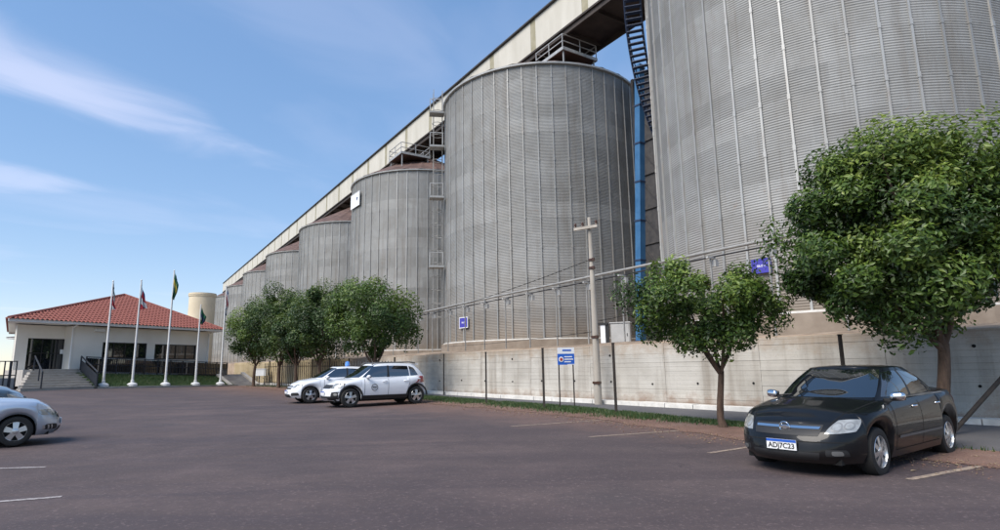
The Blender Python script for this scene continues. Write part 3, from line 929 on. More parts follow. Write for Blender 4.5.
# blue grain spout beside the tower
tp_ = thing("grain_spout", "tall blue painted grain spout between the two nearest silos", "spout", (8.61, 36.34, 2.60))
pb = Vector((0, 0, 0)); pt_ = Vector((0.70, -1.08, 18.2))
b = MB(); b.bar(pb, pt_, 0.44); b.build("casing", M['blue'], tp_)
for i in range(8):
    f = 0.02 + i * 0.138
    c = pb.lerp(pt_, f)
    b = MB(); d = (pt_ - pb).normalized() * 0.05; b.bar(c - d, c + d, 0.52); b.build("flange", M['stair_blue'], tp_)
b = MB(); b.box((0, 0, -0.1), (1.2, 1.2, 0.5)); b.build("boot", M['blue'], tp_)

# stair winding round the nearest silo
cs = SILO[0].location
az_t = atan2(-cs.y, -cs.x)           # towards the camera
tang = az_t - math.acos(S_R / hypot(cs.x, cs.y))   # left tangent direction seen from the camera
st = thing("spiral_stair", "dark blue steel stair winding round the nearest silo under the gallery", "stair", (cs.x, cs.y, Z_BASE))
TRD = MB(); TRD.box((S_R + 0.72, 0, 0), (0.92, 0.28, 0.05)); TRDm = TRD.mesh("tread", M['stair_blue'])
def stair_pt(a, r, z): return (r * cos(a), r * sin(a), z)
rise = 0.27; da = 0.29 / (S_R + 0.72)
zs0 = 18.3
ai, ao, rl = [], [], []
for i in range(-22, 9):
    add("tread", TRDm, st, (0, 0, zs0 + i * rise), tang + i * da * 0.72)
for i in range(-23, 10):
    a = tang + i * da * 0.72; z = zs0 + i * rise
    ai.append(stair_pt(a, S_R + 0.28, z)); ao.append(stair_pt(a, S_R + 1.18, z)); rl.append(stair_pt(a, S_R + 1.18, z + 1.0))
for pts, nm, r in ((ai, "stringer", 0.07), (ao, "stringer", 0.07), (rl, "handrail", 0.03)):
    b = MB(); b.tube(pts, r, 6); b.build(nm, M['stair_blue'], st)
for i in range(0, len(ao), 5):
    b = MB(); b.bar(ao[i], rl[i], 0.05); b.build("baluster", M['stair_blue'], st)

# caged ladder with landings up the left flank of the second silo
def ladder(k, label, dang, group):
    c = SILO[k].location
    az_ = atan2(-c.y, -c.x); a = az_ - math.acos(S_R / hypot(c.x, c.y)) + dang
    t = thing("caged_ladder", label, "ladder", (c.x + (S_R + .25) * cos(a), c.y + (S_R + .25) * sin(a), Z_BASE), a, group)
    H = Z_EAVE - Z_BASE + 2.4
    for s in (-1, 1):
        b = MB(); b.box((0.0, s * 0.24, H / 2), (0.06, 0.05, H)); b.build("ladder_rail", M['rack'], t)
        b = MB(); b.box((0.75, s * 0.36, H / 2 + 1), (0.05, 0.05, H - 2)); b.build("cage_bar", M['rack'], t)
    rm = MB(); rm.box((0, 0, 0), (0.035, 0.43, 0.035)); rmm = rm.mesh("rung", M['steel'])
    for i in range(int(H / 0.6)): add("rung", rmm, t, (0, 0, 0.3 + i * 0.6))
    for i in range(int(H / 1.1) - 1):
        b = MB(); z = 2.2 + i * 1.1
        b.tube([(0.03, -0.27, z), (0.4, -0.42, z), (0.75, -0.33, z), (0.85, 0, z), (0.75, 0.33, z), (0.4, 0.42, z), (0.03, 0.27, z)], 0.025, 5); b.build("cage_hoop", M['rack'], t)
    for z in (6.2, 12.0, 16.4, 19.4):
        b = MB(); b.box((0.5, 0.45, z), (1.2, 0.9, 0.16)); b.build("landing", M['rib'], t)
        b = MB()
        for (x, y) in ((1.05, 0.02), (1.05, .86), (0, .86)): b.box((x, y, z + 0.65), (0.05, 0.05, 1.0))
        b.box((1.05, 0.44, z + 1.15), (0.05, .89, 0.05)); b.box((0.5, .86, z + 1.15), (1.1, 0.05, 0.05)); b.build("landing_rail", M['steel'], t)
ladder(1, "caged ladder with landings on the left flank of the pole-side silo", 0.06, "caged ladders on the silos")

# ------------------------------------------------------------------ pipe on posts in front of the silos
PQ = 17.6
px, py = RW(PQ, 26.0)
rack = thing("pipe_rack", "long grey pipe carried on slender posts in front of the silos", "pipe", (px, py, 2.3), AL)
b = MB(); b.tube([(0, -34, 3.28), (0, 0, 3.18), (0, 27, 3.02)], 0.058, 10); b.build("pipe", M['rack'], rack, True, 40)
b = MB(); b.tube([(0.22, -34, 3.12), (0.22, 0, 3.02), (0.22, 27, 2.86)], 0.03, 6); b.build("conduit", M['steel_dark'], rack)
for i in range(27):
    yy = -33 + i * 2.25
    ztop = 3.18 - 0.0045 * yy
    b = MB(); b.box((0.06, yy, ztop / 2 - 0.12), (0.05, 0.05, ztop - 0.16)); b.build("post", M['rack'], rack)
    b = MB(); b.box((0.08, yy, ztop - 0.22), (0.42, 0.09, 0.07)); b.box((0.26, yy, ztop - 0.42), (0.16, 0.22, 0.26)); b.build("bracket", M['box_grey'], rack)

# utility boxes at the foot of the second silo
cbx = thing("control_cabinet", "grey control cabinet beside the utility pole at the silo foot", "cabinet", (6.05, 29.6, 2.42), R_(-20))
b = MB(); b.box((0, 0, 0.62), (0.95, 0.5, 1.18)); b.build("body", M['box_grey'], cbx)
b = MB(); b.box((0, 0, 1.23), (1.03, 0.6, 0.05)); b.build("rain_cap", M['steel'], cbx)
b = MB(); b.box((0.0, -0.262, 0.62), (0.86, 0.02, 1.06)); b.build("door", M['box_grey'], cbx)
b = MB(); b.box((0.34, -0.285, 0.62), (0.03, 0.03, 0.14)); b.build("handle", M['plastic'], cbx)
lf = thing("wall_lamp", "small white lamp box with dark hood between pole and grey cabinet", "lamp", (5.15, 29.6, 2.42), R_(-20))
b = MB(); b.box((0, 0, 0.65), (0.24, 0.14, 0.95)); b.build("body", M['sign_white'], lf)
b = MB(); b.box((0.0, 0.04, 1.18), (0.5, 0.3, 0.10)); b.box((0.22, 0.0, 0.65), (0.16, 0.12, 0.98)); b.build("hood", M['plastic'], lf)

# ------------------------------------------------------------------ concrete utility pole
ux, uy = W(16.35, 13.55)
pole = thing("utility_pole", "tapered concrete utility pole standing in front of the retaining wall", "pole", (ux, uy, T(ux, uy)), R_(-35))
b = MB(); b.tube([(0, 0, -0.2), (0, 0, 3.0), (-0.04, 0, 6.75)], [0.14, 0.108, 0.066], 14); b.build("shaft", M['pole_conc'], pole, True, 40)
b = MB(); b.box((-.12, -0.15, 6.35), (0.95, 0.09, 0.10)); b.build("crossarm", M['pole_conc'], pole)
for x in (-0.55, -0.25, 0.30):
    b = MB(); b.lathe([(0.02, 0), (0.055, 0.02), (0.04, 0.07), (0.06, 0.11), (0.03, 0.17), (0.0, 0.18)], 10, 'z', (x, -0.15, 6.40)); b.build("insulator", M['insul'], pole)
for z in (5.15, 4.85, 2.35, 0.75):
    b = MB(); b.lathe([(0.148 - z * 0.009, -0.04), (0.166 - z * 0.009, -0.04), (0.166 - z * 0.009, 0.04), (0.148 - z * 0.009, 0.04)], 14, 'z', (-0.02, 0, z))
    b.box((0.16, -0.18, 0) if False else (0.10, -0.10, z), (0.08, 0.10, 0.10)); b.build("clamp", M['insul'], pole)

def cable(label, p0, p1, sag, r=0.014):
    p0 = Vector(p0); p1 = Vector(p1); pts = []
    for i in range(17):
        f = i / 16; p = p0.lerp(p1, f); p.z -= sag * 4 * f * (1 - f); pts.append(p)
    b = MB(); b.tube([p - p0 for p in pts], r, 5)
    o = b.build("overhead_cable", M['cable'], None); o.location = p0
    tag(o, label, "cable"); return o
zp = T(ux, uy)
q1 = RW(21.0, 46); q2 = RW(20.4, 10)
cable("black cable sagging from the utility pole down to the pipe rack", (ux - .1, uy, zp + 5.15), (*RW(PQ + .2, 39.0), 5.35), 0.25)
cable("low black cable running left from the utility pole across the silo", (ux, uy, zp + 2.55), (*RW(20.5, 40.0), 3.15), 0.10, 0.011)
cable("low black cable running right from the utility pole towards the blue spout", (ux, uy, zp + 2.9), (*RW(20.5, 17.0), 4.5), 0.12, 0.011)

# ------------------------------------------------------------------ fence posts
def fence_post(x, y, h, label, w=0.062, lean=0.0):
    z = T(x, y)
    b = MB(); b.bar((0, 0, -0.2), (lean, 0, h), w); b.box((lean, 0, h + .005), (w + .02, w + .02, 0.02)) ; b.box((lean*.8, w / 2, h * .8), (w * .5, .02, .05)); b.box((lean*.5, w / 2, h * .5), (w * .5, .02, .05))
    o = b.build("fence_post", M['post_dark'], None); o.location = (x, y, z)
    tag(o, label, "post", "thin dark fence posts along the verge")
fence_post(-2.75, 28.1, 1.90, "thin dark fence post nearest the white hatchback's tail", 0.055)
fence_post(-0.60, 22.5, 1.90, "thin dark fence post, second from the white hatchback")
fence_post(1.36, 19.5, 1.95, "thin dark fence post just left of the blue and white notice", 0.07)
fence_post(3.28, 17.3, 2.02, "thin dark fence post between utility pole and small tree", 0.07)
fence_post(7.43, 12.9, 2.0, "thin dark fence post rising behind the black car's roof", 0.062)

# far stretch of rail fence behind the row of trees
ff = thing("rail_fence", "dark metal fence with pointed pickets behind the row of trees", "fence", (*W(15.6, 38), T(*W(15.6, 38))))
PK = MB(); PK.bar((0, 0, 0.02), (0, 0, 1.62), 0.03); pkm = PK.mesh("picket", M['post_dark'])
PS = MB(); PS.bar((0, 0, -0.1), (0, 0, 1.8), 0.07); psm = PS.mesh("post", M['post_dark'])
def ffp(t): 
    x, y = W(15.6, t); return Vector((x, y, T(x, y))) - ff.location
tt = 26.0
i = 0
while tt < 44.6:
    add("post" if i % 8 == 0 else "picket", psm if i % 8 == 0 else pkm, ff, ffp(tt)); tt += 0.31; i += 1
for h in (0.25, 1.35):
    b = MB(); b.tube([ffp(26.0 + 18.4 * j / 12) + Vector((0, 0, h)) for j in range(13)], 0.022, 5); b.build("rail", M['post_dark'], ff)

# ------------------------------------------------------------------ blue and white notice
nx, ny = 2.10, 19.35
ns = thing("notice_board", "blue and white notice on two thin posts by the verge", "sign", (nx, ny, T(nx, ny)), R_(12))
for s in (-1, 1):
    b = MB(); b.box((s * 0.245, 0.0, 0.98), (0.035, 0.03, 1.96)); b.build("post", M['post_dark'], ns)
b = MB(); b.box((0, -0.03, 1.86), (0.57, 0.02, 0.20)); b.build("header", M['sign_white'], ns)
b = MB(); b.box((0, -0.028, 1.58), (0.57, 0.024, 0.355)); b.build("panel", M['sign_blue'], ns)
b = MB(); b.box((0.03, -0.043, 1.87), (0.30, 0.004, 0.05)); b.build("lettering", M['sign_blue'], ns)
b = MB(); b.lathe([(0.0, -0.004), (0.085, -0.004), (0.085, 0.004), (0.0, 0.004)], 20, 'y', (-0.17, -0.044, 1.58)); b.build("emblem_disc", M['sign_white'], ns)
b = MB(); b.lathe([(0.0, -0.004), (0.05, -0.004), (0.05, 0.004), (0.0, 0.004)], 16, 'y', (-0.17, -0.052, 1.58)); b.build("emblem_mark", M['sign_red'], ns)
for z, w in ((1.66, 0.27), (1.58, 0.30), (1.50, 0.22)):
    b = MB(); b.box((0.09 - (0.30 - w) / 2, -0.043, z), (w, 0.004, 0.035)); b.build("lettering", M['sign_white'], ns)
b = MB(); b.box((0.16, -0.042, 1.415), (0.24, 0.004, 0.018)); b.build("lettering", M['sign_white'], ns)

# slanting steel bar behind the black car
b = MB(); b.tube([(0, 0, -0.1), (1.75, 0.35, 1.22)], 0.045, 8); b.tube([(1.75, 0.35, 1.22), (2.5, 0.5, 1.79)], 0.045, 8); b.tube([(1.70, 0.34, 1.18), (1.74, 0.35, 1.21)], 0.06, 8)
o = b.build("slanting_bar", M['post_dark'], None); o.location = (8.55, 11.7, T(8.55, 11.7))
tag(o, "dark steel bar slanting up from the verge behind the black car", "bar")

# ------------------------------------------------------------------ cars
def build_car(name, label, loc, heading, C, pitch=0.0):
    """car in a local frame: x forward, y left, z up"""
    t = thing(name, label, "car", loc, heading)
    L2f, L2r = C['front'], C['rear']            # x of nose, tail (tail negative)
    HW = C['hw']; wb = C['wb'] / 2; rw = C['rw']; ra = C['ra']
    xc = (L2f + L2r) / 2; A = (L2f - L2r) / 2
    sill = C.get('sill', 0.20)
    bumper_z = C.get('bumper_z', 0.20)
    insf = C.get('insf', [(0, .10), (.22, .0), (.45, .015), (.7, .06), (1, .20)])
    insr = C.get('insr', [(0, .10), (.3, .0), (.6, .02), (1, .08)])
    inss = [(0, .075), (.25, .018), (.55, .0), (.82, .022), (1, .085)]
    nf, nr = C.get('nf', 3.6), C.get('nr', 4.4)
    def outline(tt):
        f = L2f - curve(insf, tt); r = L2r + curve(insr, tt); h = HW - curve(inss, tt)
        pts = []
        return f, r, h
    def plan_y(x, tt):
        f, r, h = outline(tt)
        c = 0.15 * (f + r)
        if x >= c:
            u = min(1.0, (x - c) / (f - c))
            return h * max(0.0, 1 - u ** C.get('pf', 6.0)) ** C.get('qf', 0.44)
        u = min(1.0, (c - x) / (c - r))
        return h * max(0.0, 1 - u ** C.get('pr', 9.0)) ** C.get('qr', 0.42)
    # stations in normalised x (-1 tail .. 1 nose), denser at the ends and at the arches
    xs = set()
    for i in range(61): xs.add(round(sin(pi * (i / 60 - 0.5)), 5))
    for i in range(1, 16): xs.add(round(1 - 0.0022 * i * i, 5)); xs.add(round(-1 + 0.0022 * i * i, 5))
    for w_ in (wb, -wb):
        for k in range(17):
            xs.add(round((w_ + ra * cos(pi * k / 16) - xc) / A, 5))
        for e in (-1, 1): xs.add(round((w_ + e * (ra + 0.004) - xc) / A, 5))
    xs = sorted(x for x in xs if -1 <= x <= 1)
    def zb(x, yv):
        for w_ in (wb, -wb):
            d = abs(x - w_)
            if d <= ra + 1e-4: return rw + sqrt(max(0.0, ra * ra - d * d)) * 1.0
        return sill if abs(x) < wb + ra else bumper_z
    def pt(un, tt, side):
        f, r, h = outline(tt)
        xm = xc + A * un
        # station position at this level
        x = xm
        c0 = xc
        x = (f + r) / 2 + (f - r) / 2 * un if abs(un) > 0.80 else None
        full = xc + A * un
        lvl = (f + r) / 2 + (f - r) / 2 * un
        w_ = ss(0.72, 0.93, abs(un))
        x = lerp(full, lvl, w_)
        y = plan_y(x, tt) if abs(un) < 1 else 0.0
        zlo = zb(full, y); zhi = curve(C['zs'], full)
        return Vector((x, side * y, lerp(zlo, zhi, tt)))
    lv = [0, .06, .14, .22, .3, .38, .46, .55, .64, .73, .82, .9, .96, 1]
    body = MB(); liner = MB()
    for side in (1, -1):
        rows = [[pt(u, tt, side) for u in xs] for tt in lv]
        body.grid(rows, flip=(side > 0))
        # returned lip under the edge
        inn = [Vector((p.x * 0.985, p.y - side * min(abs(p.y), 0.16), p.z)) for p in rows[0]]
        liner.grid([inn, rows[0]], flip=(side > 0))
    # deck (bonnet, boot)
    top = [pt(u, 1, 1) for u in xs]
    ks = [1, .93, .8, .6, .4, .2, 0, -.2, -.4, -.6, -.8, -.93, -1]
    rows = []
    for k in ks:
        row = []
        for p in top:
            cr = C.get('crown', 0.07) * min(1, p.y / (HW * 0.8))
            row.append((p.x, p.y * k, p.z + cr * (1 - abs(k) ** 2.4)))
        rows.append(row)
    body.grid(rows)
    bo = body.build("body", C['paint'], t, True, 50)
    liner.build("arch_liner", M['gap'], t)
    bvh = BVHTree.FromPolygons([v.co.copy() for v in bo.data.vertices], [tuple(p.vertices) for p in bo.data.polygons])
    # dark underbody
    ub = MB(); ub.box((xc, 0, 0.30), (2 * A - 0.5, 2 * HW - 0.52, 0.22)); ub.box((0, 0, 0.33), (2 * wb - 2 * ra - .05, 2 * HW - 0.2, 0.24)); ub.box((xc, 0, 0.55), (2 * A - 0.9, 2 * HW - 0.62, 0.36))
    ub.build("underbody", M['gap'], t)
    # greenhouse
    G = C['gh']
    ng = 8.0
    gl = [0, .08, .18, .3, .42, .55, .68, .8, .9, .96, 1]
    def g_ends(tt):
        return curve(G['ws'], tt), curve(G['bk'], tt), curve(G['w'], tt)
    def gpt(un, tt, side):
        f, r, h = g_ends(tt)
        x = (f + r) / 2 + (f - r) / 2 * un
        y = h * max(0, 1 - abs(un) ** ng) ** (1 / 3.2)
        # taper of the cabin in plan towards the tail
        y *= 1 - G.get('taper', 0.06) * ss(0.2, -1, un) - 0.03 * ss(0.3, 1, un)
        zl = curve(G['belt'], x); zh = curve(G['roof'], x)
        return Vector((x, side * y, lerp(zl, zh, tt)))
    us = sorted(set([round(sin(pi * (i / 40 - 0.5)), 5) for i in range(41)] + [round(1 - 0.0035 * i * i, 5) for i in range(1, 10)] + [round(-1 + 0.0035 * i * i, 5) for i in range(1, 10)]))
    gh = MB()
    for side in (1, -1):
        gh.grid([[gpt(u, tt, side) for u in us] for tt in gl], flip=(side > 0))
    top = [gpt(u, 1, 1) for u in us]
    gh.grid([[(p.x, p.y * k, p.z + G.get('crown', .05) * min(1, p.y / .4) * (1 - abs(k) ** 2.6)) for p in top] for k in ks])
    go = gh.build("cabin", C['paint'], t, True, 60)
    gbvh = BVHTree.FromPolygons([v.co.copy() for v in go.data.vertices], [tuple(p.vertices) for p in go.data.polygons])

    def patch(nm, mt, c4, axis, tree, off=0.005, n1=12, n2=8, rnd=0.0, parent=None, skirt=0.012):
        """four corners in the plane seen along axis; laid on the surface"""
        b = MB(); rows = []
        dirs = {'x': Vector((-1, 0, 0)), '-x': Vector((1, 0, 0)), 'y': Vector((0, -1, 0)), '-y': Vector((0, 1, 0)), 'z': Vector((0, 0, -1))}[axis]
        P = [Vector(c) for c in c4]
        N = []
        for i in range(n1 + 1):
            row = []; nrow = []
            for j in range(n2 + 1):
                a, c = i / n1, j / n2
                if rnd:
                    ax, cx_ = a * 2 - 1, c * 2 - 1
                    k1 = sqrt(max(0, 1 - rnd * cx_ * cx_ * 0.5)); k2 = sqrt(max(0, 1 - rnd * ax * ax * 0.5))
                    a2, c2 = (ax * k1 + 1) / 2, (cx_ * k2 + 1) / 2
                else: a2, c2 = a, c
                q = (P[0].lerp(P[1], a2)).lerp(P[3].lerp(P[2], a2), c2)
                o_ = {'x': (4, q[0], q[1]), '-x': (-4, q[0], q[1]), 'y': (q[0], 4, q[1]), '-y': (q[0], -4, q[1]), 'z': (q[0], q[1], 4)}[axis]
                hit = tree.ray_cast(Vector(o_), dirs)
                if hit[0] is None:
                    tgt = Vector(o_) + dirs * (4 - (HW if 'y' in axis else A))
                    hit = tree.find_nearest(tgt)
                nn = hit[1]
                if nn.dot(dirs) > 0: nn = -nn
                row.append(hit[0] + nn * off); nrow.append(nn)
            rows.append(row); N.append(nrow)
        flip = axis in ('-x', 'y')
        b.grid(rows, flip)
        if skirt:
            bd = [(0, j) for j in range(n2 + 1)] + [(i, n2) for i in range(1, n1 + 1)] + [(n1, j) for j in range(n2 - 1, -1, -1)] + [(i, 0) for i in range(n1 - 1, 0, -1)]
            for k in range(len(bd)):
                i0, j0 = bd[k]; i1, j1 = bd[(k + 1) % len(bd)]
                p0, p1 = rows[i0][j0], rows[i1][j1]
                b.quad(p0, p1, p1 - N[i1][j1] * skirt, p0 - N[i0][j0] * skirt)
        return b.build(nm, mt, parent or t, True, 45)
    def line(nm, mt, pts, axis, tree, w=0.012, off=0.003, parent=None):
        b = MB(); prev = None
        rows = []
        dirs = {'x': Vector((-1, 0, 0)), '-x': Vector((1, 0, 0)), 'y': Vector((0, -1, 0)), '-y': Vector((0, 1, 0)), 'z': Vector((0, 0, -1))}[axis]
        P = [Vector(p) for p in pts]; Q = []
        for i in range(len(P) - 1):
            n = max(2, int((P[i+1] - P[i]).length / 0.06))
            for k in range(n): Q.append(P[i].lerp(P[i+1], k / n))
        Q.append(P[-1])
        for i, q in enumerate(Q):
            d = (Q[min(i+1, len(Q)-1)] - Q[max(i-1, 0)]).normalized(); s = Vector((-d.y, d.x)) * w / 2
            row = []
            for e in (q + s, q - s):
                o_ = {'x': (4, e[0], e[1]), '-x': (-4, e[0], e[1]), 'y': (e[0], 4, e[1]), '-y': (e[0], -4, e[1]), 'z': (e[0], e[1], 4)}[axis]
                hit = tree.ray_cast(Vector(o_), dirs)
                if hit[0] is None: hit = tree.find_nearest(Vector(o_) + dirs * 3)
                nn = hit[1] if hit[1].dot(dirs) < 0 else -hit[1]
                row.append(hit[0] + nn * off)
            rows.append(row)
        b.grid(rows)
        return b.build(nm, mt, parent or t)
    # windscreens and windows
    for c4 in G['screen']: patch("windscreen", M['car_glass'], c4, 'x', gbvh, 0.004, 18, 12, 0.12)
    for c4 in G['rear_screen']: patch("rear_window", M['car_glass'], c4, '-x', gbvh, 0.004, 14, 8, 0.12)
    for c4 in G['side']:
        for ax in ('y', '-y'):
            patch("side_window", M['car_glass'], c4, ax, gbvh, 0.004, 12, 8, 0.10)
    if G.get('pillar'):
        for c4 in G['pillar']:
            for ax in ('y', '-y'): patch("pillar_trim", M['plastic'], c4, ax, gbvh, 0.0025, 4, 6)
    # wheels
    def wheel(x, side):
        wo = bpy.data.objects.new("wheel", None); COL.objects.link(wo); wo.parent = t
        wo.empty_display_size = 0.2
        wo.location = (x, side * (HW - 0.150), rw)
        if side < 0: wo.rotation_euler = (0, 0, pi)
        b = MB(); r = rw; w = 0.105
        b.lathe([(r * .66, -w + .01), (r * .80, -w), (r * .95, -w + .012), (r * .995, -w * .6), (r, 0), (r * .995, w * .6), (r * .95, w - .012), (r * .80, w), (r * .66, w - .01), (r * .64, 0)], 40, 'y', (0, 0, 0), True)
        b.build("tyre", M['tyre'], wo, True, 35)
        b = MB(); rr = r * 0.665
        b.lathe([(rr, -w + .02), (rr, w - .015), (rr * .965, w - .006), (rr * .93, w - .03), (rr * .90, -w + .03)], 40, 'y')
        ns = C.get('spokes', 5)
        for k in range(ns):
            a = 2 * pi * k / ns + pi / 2
            d = Vector((cos(a), 0, sin(a))); pz = Vector((-sin(a), 0, cos(a)))
            sw = C.get('spoke_w', 0.055)
            p0 = d * 0.035; p1 = d * (rr * 0.95)
            y0, y1 = w - .012, w - .028
            q = [p0 + pz * sw * .7, p0 - pz * sw * .7, p1 - pz * sw, p1 + pz * sw]
            f_ = [(v.x, y0 if i < 2 else y1, v.z) for i, v in enumerate(q)]
            bk = [(v[0], v[1] - .03, v[2]) for v in f_]
            b.face(f_)
            for i in range(4): b.face([f_[i], f_[(i+1) % 4], bk[(i+1) % 4], bk[i]])
        b.lathe([(0.062, w - .06), (0.062, w - .012), (0.045, w - .004), (0.0, w - .002)], 20, 'y')
        b.build("rim", M['alloy'], wo, False, 35)
        b = MB(); b.lathe([(0.0, w - .07), (rr * .93, w - .07)], 24, 'y'); b.build("wheel_backing", M['gap'], wo)  # near-black backing disc behind the spokes
    for x in (wb, -wb):
        for s in (1, -1): wheel(x, s)
    C['fit'](t, patch, line, bvh, gbvh)
    return t

def mirror(t, x, y, z, mt, side, w=0.20):
    b = MB()
    rows = []
    for i in range(9):
        a = i / 8; row = []
        for j in range(13):
            f = 2 * pi * j / 12
            k = sqrt(max(0.0, 1 - (2 * a - 1) ** 4))
            row.append((x + 0.055 * cos(f) * k + 0.03 - 0.03 * a, side * (y + w * a), z + 0.062 * sin(f) * k + 0.012 * a))
        rows.append(row)
    b.grid(rows); o = b.build("door_mirror", mt, t, True, 60)
    b = MB(); b.box((x, side * (y - 0.03), z - 0.045), (0.06, 0.10, 0.04)); b.build("mirror_arm", M['plastic'], o)
    b = MB(); b.box((x - 0.052, side * (y + w / 2), z), (0.008, w * .78, 0.085)); b.build("mirror_glass", M['car_glass'], o)

def number_plate(t, x, z, tilt=0.0, txt="ADJ7C23", y=0.0):
    p = MB(); p.box((x, y, z), (0.012, 0.40, 0.13)); o = p.build("number_plate", M['plate'], t)
    b = MB(); b.box((x + 0.007, y, z + 0.048), (0.004, 0.398, 0.032)); b.build("plate_band", M['plate_blue'], o)
    l = add("plate_lettering", text_mesh(txt, 0.092, M['ink'], ext=0.001), o, (x + 0.0075, y, z - 0.018)); l.rotation_euler = (pi / 2, 0, pi / 2)
    return o

# --- black saloon
def fit_saloon(t, patch, line, bvh, gbvh):
    for s in (1, -1):
        c4 = [(s * .47, .565), (s * .775, .60), (s * .79, .755), (s * .58, .745)]
        hl = patch("headlamp", M['headlamp'], c4, 'x', bvh, 0.006, 14, 10, 0.35)
        for yc, zc_, rr_ in ((.595, .655, .058), (.705, .672, .048)):
            patch("lamp_bowl", M['lamp_inner'], [(s * (yc - rr_), zc_ - rr_), (s * (yc + rr_), zc_ - rr_), (s * (yc + rr_), zc_ + rr_), (s * (yc - rr_), zc_ + rr_)], 'x', bvh, 0.009, 8, 8, 0.98, hl)
            patch("lamp_reflector", M['headlamp'], [(s * (yc - rr_ * .7), zc_ - rr_ * .7), (s * (yc + rr_ * .7), zc_ - rr_ * .7), (s * (yc + rr_ * .7), zc_ + rr_ * .7), (s * (yc - rr_ * .7), zc_ + rr_ * .7)], 'x', bvh, 0.012, 8, 8, 0.98, hl)
        patch("fog_lamp_recess", M['plastic'], [(s * .50, .30), (s * .72, .30), (s * .70, .385), (s * .50, .385)], 'x', bvh, 0.004, 8, 4, 0.3)
        patch("fog_lamp", M['trim_grey'], [(s * .56, .315), (s * .67, .315), (s * .66, .37), (s * .56, .37)], 'x', bvh, 0.009, 6, 4, 0.5)
    patch("grille", M['plastic'], [(-.43, .545), (.43, .545), (.46, .685), (-.46, .685)], 'x', bvh, 0.004, 16, 6, 0.1)
    patch("chrome_bar", M['chrome'], [(-.42, .625), (.42, .625), (.43, .655), (-.43, .655)], 'x', bvh, 0.014, 16, 2)
    patch("lower_intake", M['plastic'], [(-.42, .25), (.42, .25), (.45, .345), (-.45, .345)], 'x', bvh, 0.004, 14, 4, 0.1)
    patch("bumper_groove", M['gap'], [(-.80, .468), (.80, .468), (.80, .480), (-.80, .480)], 'x', bvh, 0.003, 30, 1)
    hit = bvh.ray_cast(Vector((4, 0, .64)), Vector((-1, 0, 0)))[0]
    e = MB(); e.lathe([(0.058, 0.0), (0.076, 0.0), (0.076, 0.025), (0.067, 0.034), (0.058, 0.025)], 28, 'x', (hit.x + .012, 0, .64), True)
    eo = e.build("emblem", M['chrome'], t, True, 40)
    b = MB(); xx = hit.x + .03
    b.face([(xx, -.064, .628), (xx, -.026, .628), (xx, -.026, .617), (xx, .026, .617), (xx, .026, .628), (xx, .064, .628), (xx, .056, .652), (xx, .026, .652), (xx, .026, .663), (xx, -.026, .663), (xx, -.026, .652), (xx, -.056, .652)])
    b.build("emblem_mark", M['chrome'], eo)
    hit = bvh.ray_cast(Vector((4, 0, .42)), Vector((-1, 0, 0)))[0]
    number_plate(t, hit.x + .03, .425)
    for s, ax in ((1, 'y'), (-1, '-y')):
        mirror(t, .72, .80, 1.0, M['chrome'], s)
        for xs_ in ((.88, .95), (-.12, .99), (-1.02, .98)):
            line("door_gap", M['gap'], [(xs_[0], .30 if xs_[0] > -1 else .62), (xs_[0] - .02, .6), (xs_[0] - .05, xs_[1] - .02)], ax, bvh, 0.012)
        line("door_gap", M['gap'], [(.88, .30), (-.85, .30)], ax, bvh, 0.012)
        line("side_moulding", M['trim_grey'], [(.80, .47), (-.92, .47)], ax, bvh, 0.035, 0.010)
        line("window_trim", M['trim_grey'], [(.78, .965), (-1.32, .99)], ax, bvh, 0.02, 0.006)
        for xh in (.06, -.90):
            b = MB(); b.tube([(xh - .09, s * .868, .845), (xh, s * .892, .85), (xh + .09, s * .868, .845)], [.014, .02, .014], 8); b.build("door_handle", M['chrome'], t, True)
        patch("tail_lamp", M['lamp_red'], [(s * .50, .80), (s * .80, .78), (s * .80, .95), (s * .50, .95)], '-x', bvh, 0.005, 8, 6, .2)
        line("bonnet_gap", M['gap'], [(2.02, s * .52), (1.6, s * .66), (.95, s * .72)], 'z', bvh, 0.010)
    for s in (1, -1):
        b = MB(); b.tube([(1.00, s * .55 - .1, 1.0), (.92, s * .2 - .1, 1.03)], .010, 5); b.build("wiper", M['plastic'], t)
    # seats and wheel behind the glass are hidden by the reflection; number plate at the rear
    b = MB(); b.box((-2.32, 0, .80), (.01, .40, .13)); b.build("rear_plate", M['plate'], t)

saloon = dict(front=2.30, rear=-2.36, hw=0.89, pf=7.0, wb=2.70, rw=0.315, ra=0.365, sill=0.20, bumper_z=0.20, spokes=7, spoke_w=0.036,
    paint=M['paint_black'], crown=0.075, nf=3.0,
    zs=[(-2.36, .93), (-2.1, 1.00), (-1.5, 1.005), (-.4, .97), (.6, .94), (.95, .925), (1.5, .85), (1.95, .775), (2.30, .69)],
    gh=dict(ws=[(0, 1.22), (.5, .82), (1, .30)], bk=[(0, -1.78), (.5, -1.45), (.85, -1.12), (1, -.90)], w=[(0, .775), (.5, .70), (1, .555)],
            belt=[(-2, .97), (0, .95), (1.3, .90)], roof=[(-1.6, 1.29), (-.9, 1.385), (-.2, 1.415), (.35, 1.395), (.9, 1.30)], crown=.03, taper=.08,
            screen=[[(-.68, .985), (.68, .985), (.545, 1.375), (-.545, 1.375)]],
            rear_screen=[[(-.58, 1.07), (.58, 1.07), (.47, 1.335), (-.47, 1.335)]],
            side=[[(.80, .99), (-.10, 1.00), (-.13, 1.355), (.30, 1.335)], [(-.17, 1.00), (-1.02, 1.01), (-.86, 1.31), (-.20, 1.355)], [(-1.06, 1.01), (-1.42, 1.03), (-1.16, 1.21), (-.93, 1.285)]],
            pillar=[[(-.09, .99), (-.18, .99), (-.21, 1.36), (-.12, 1.36)]]),
    fit=fit_saloon)
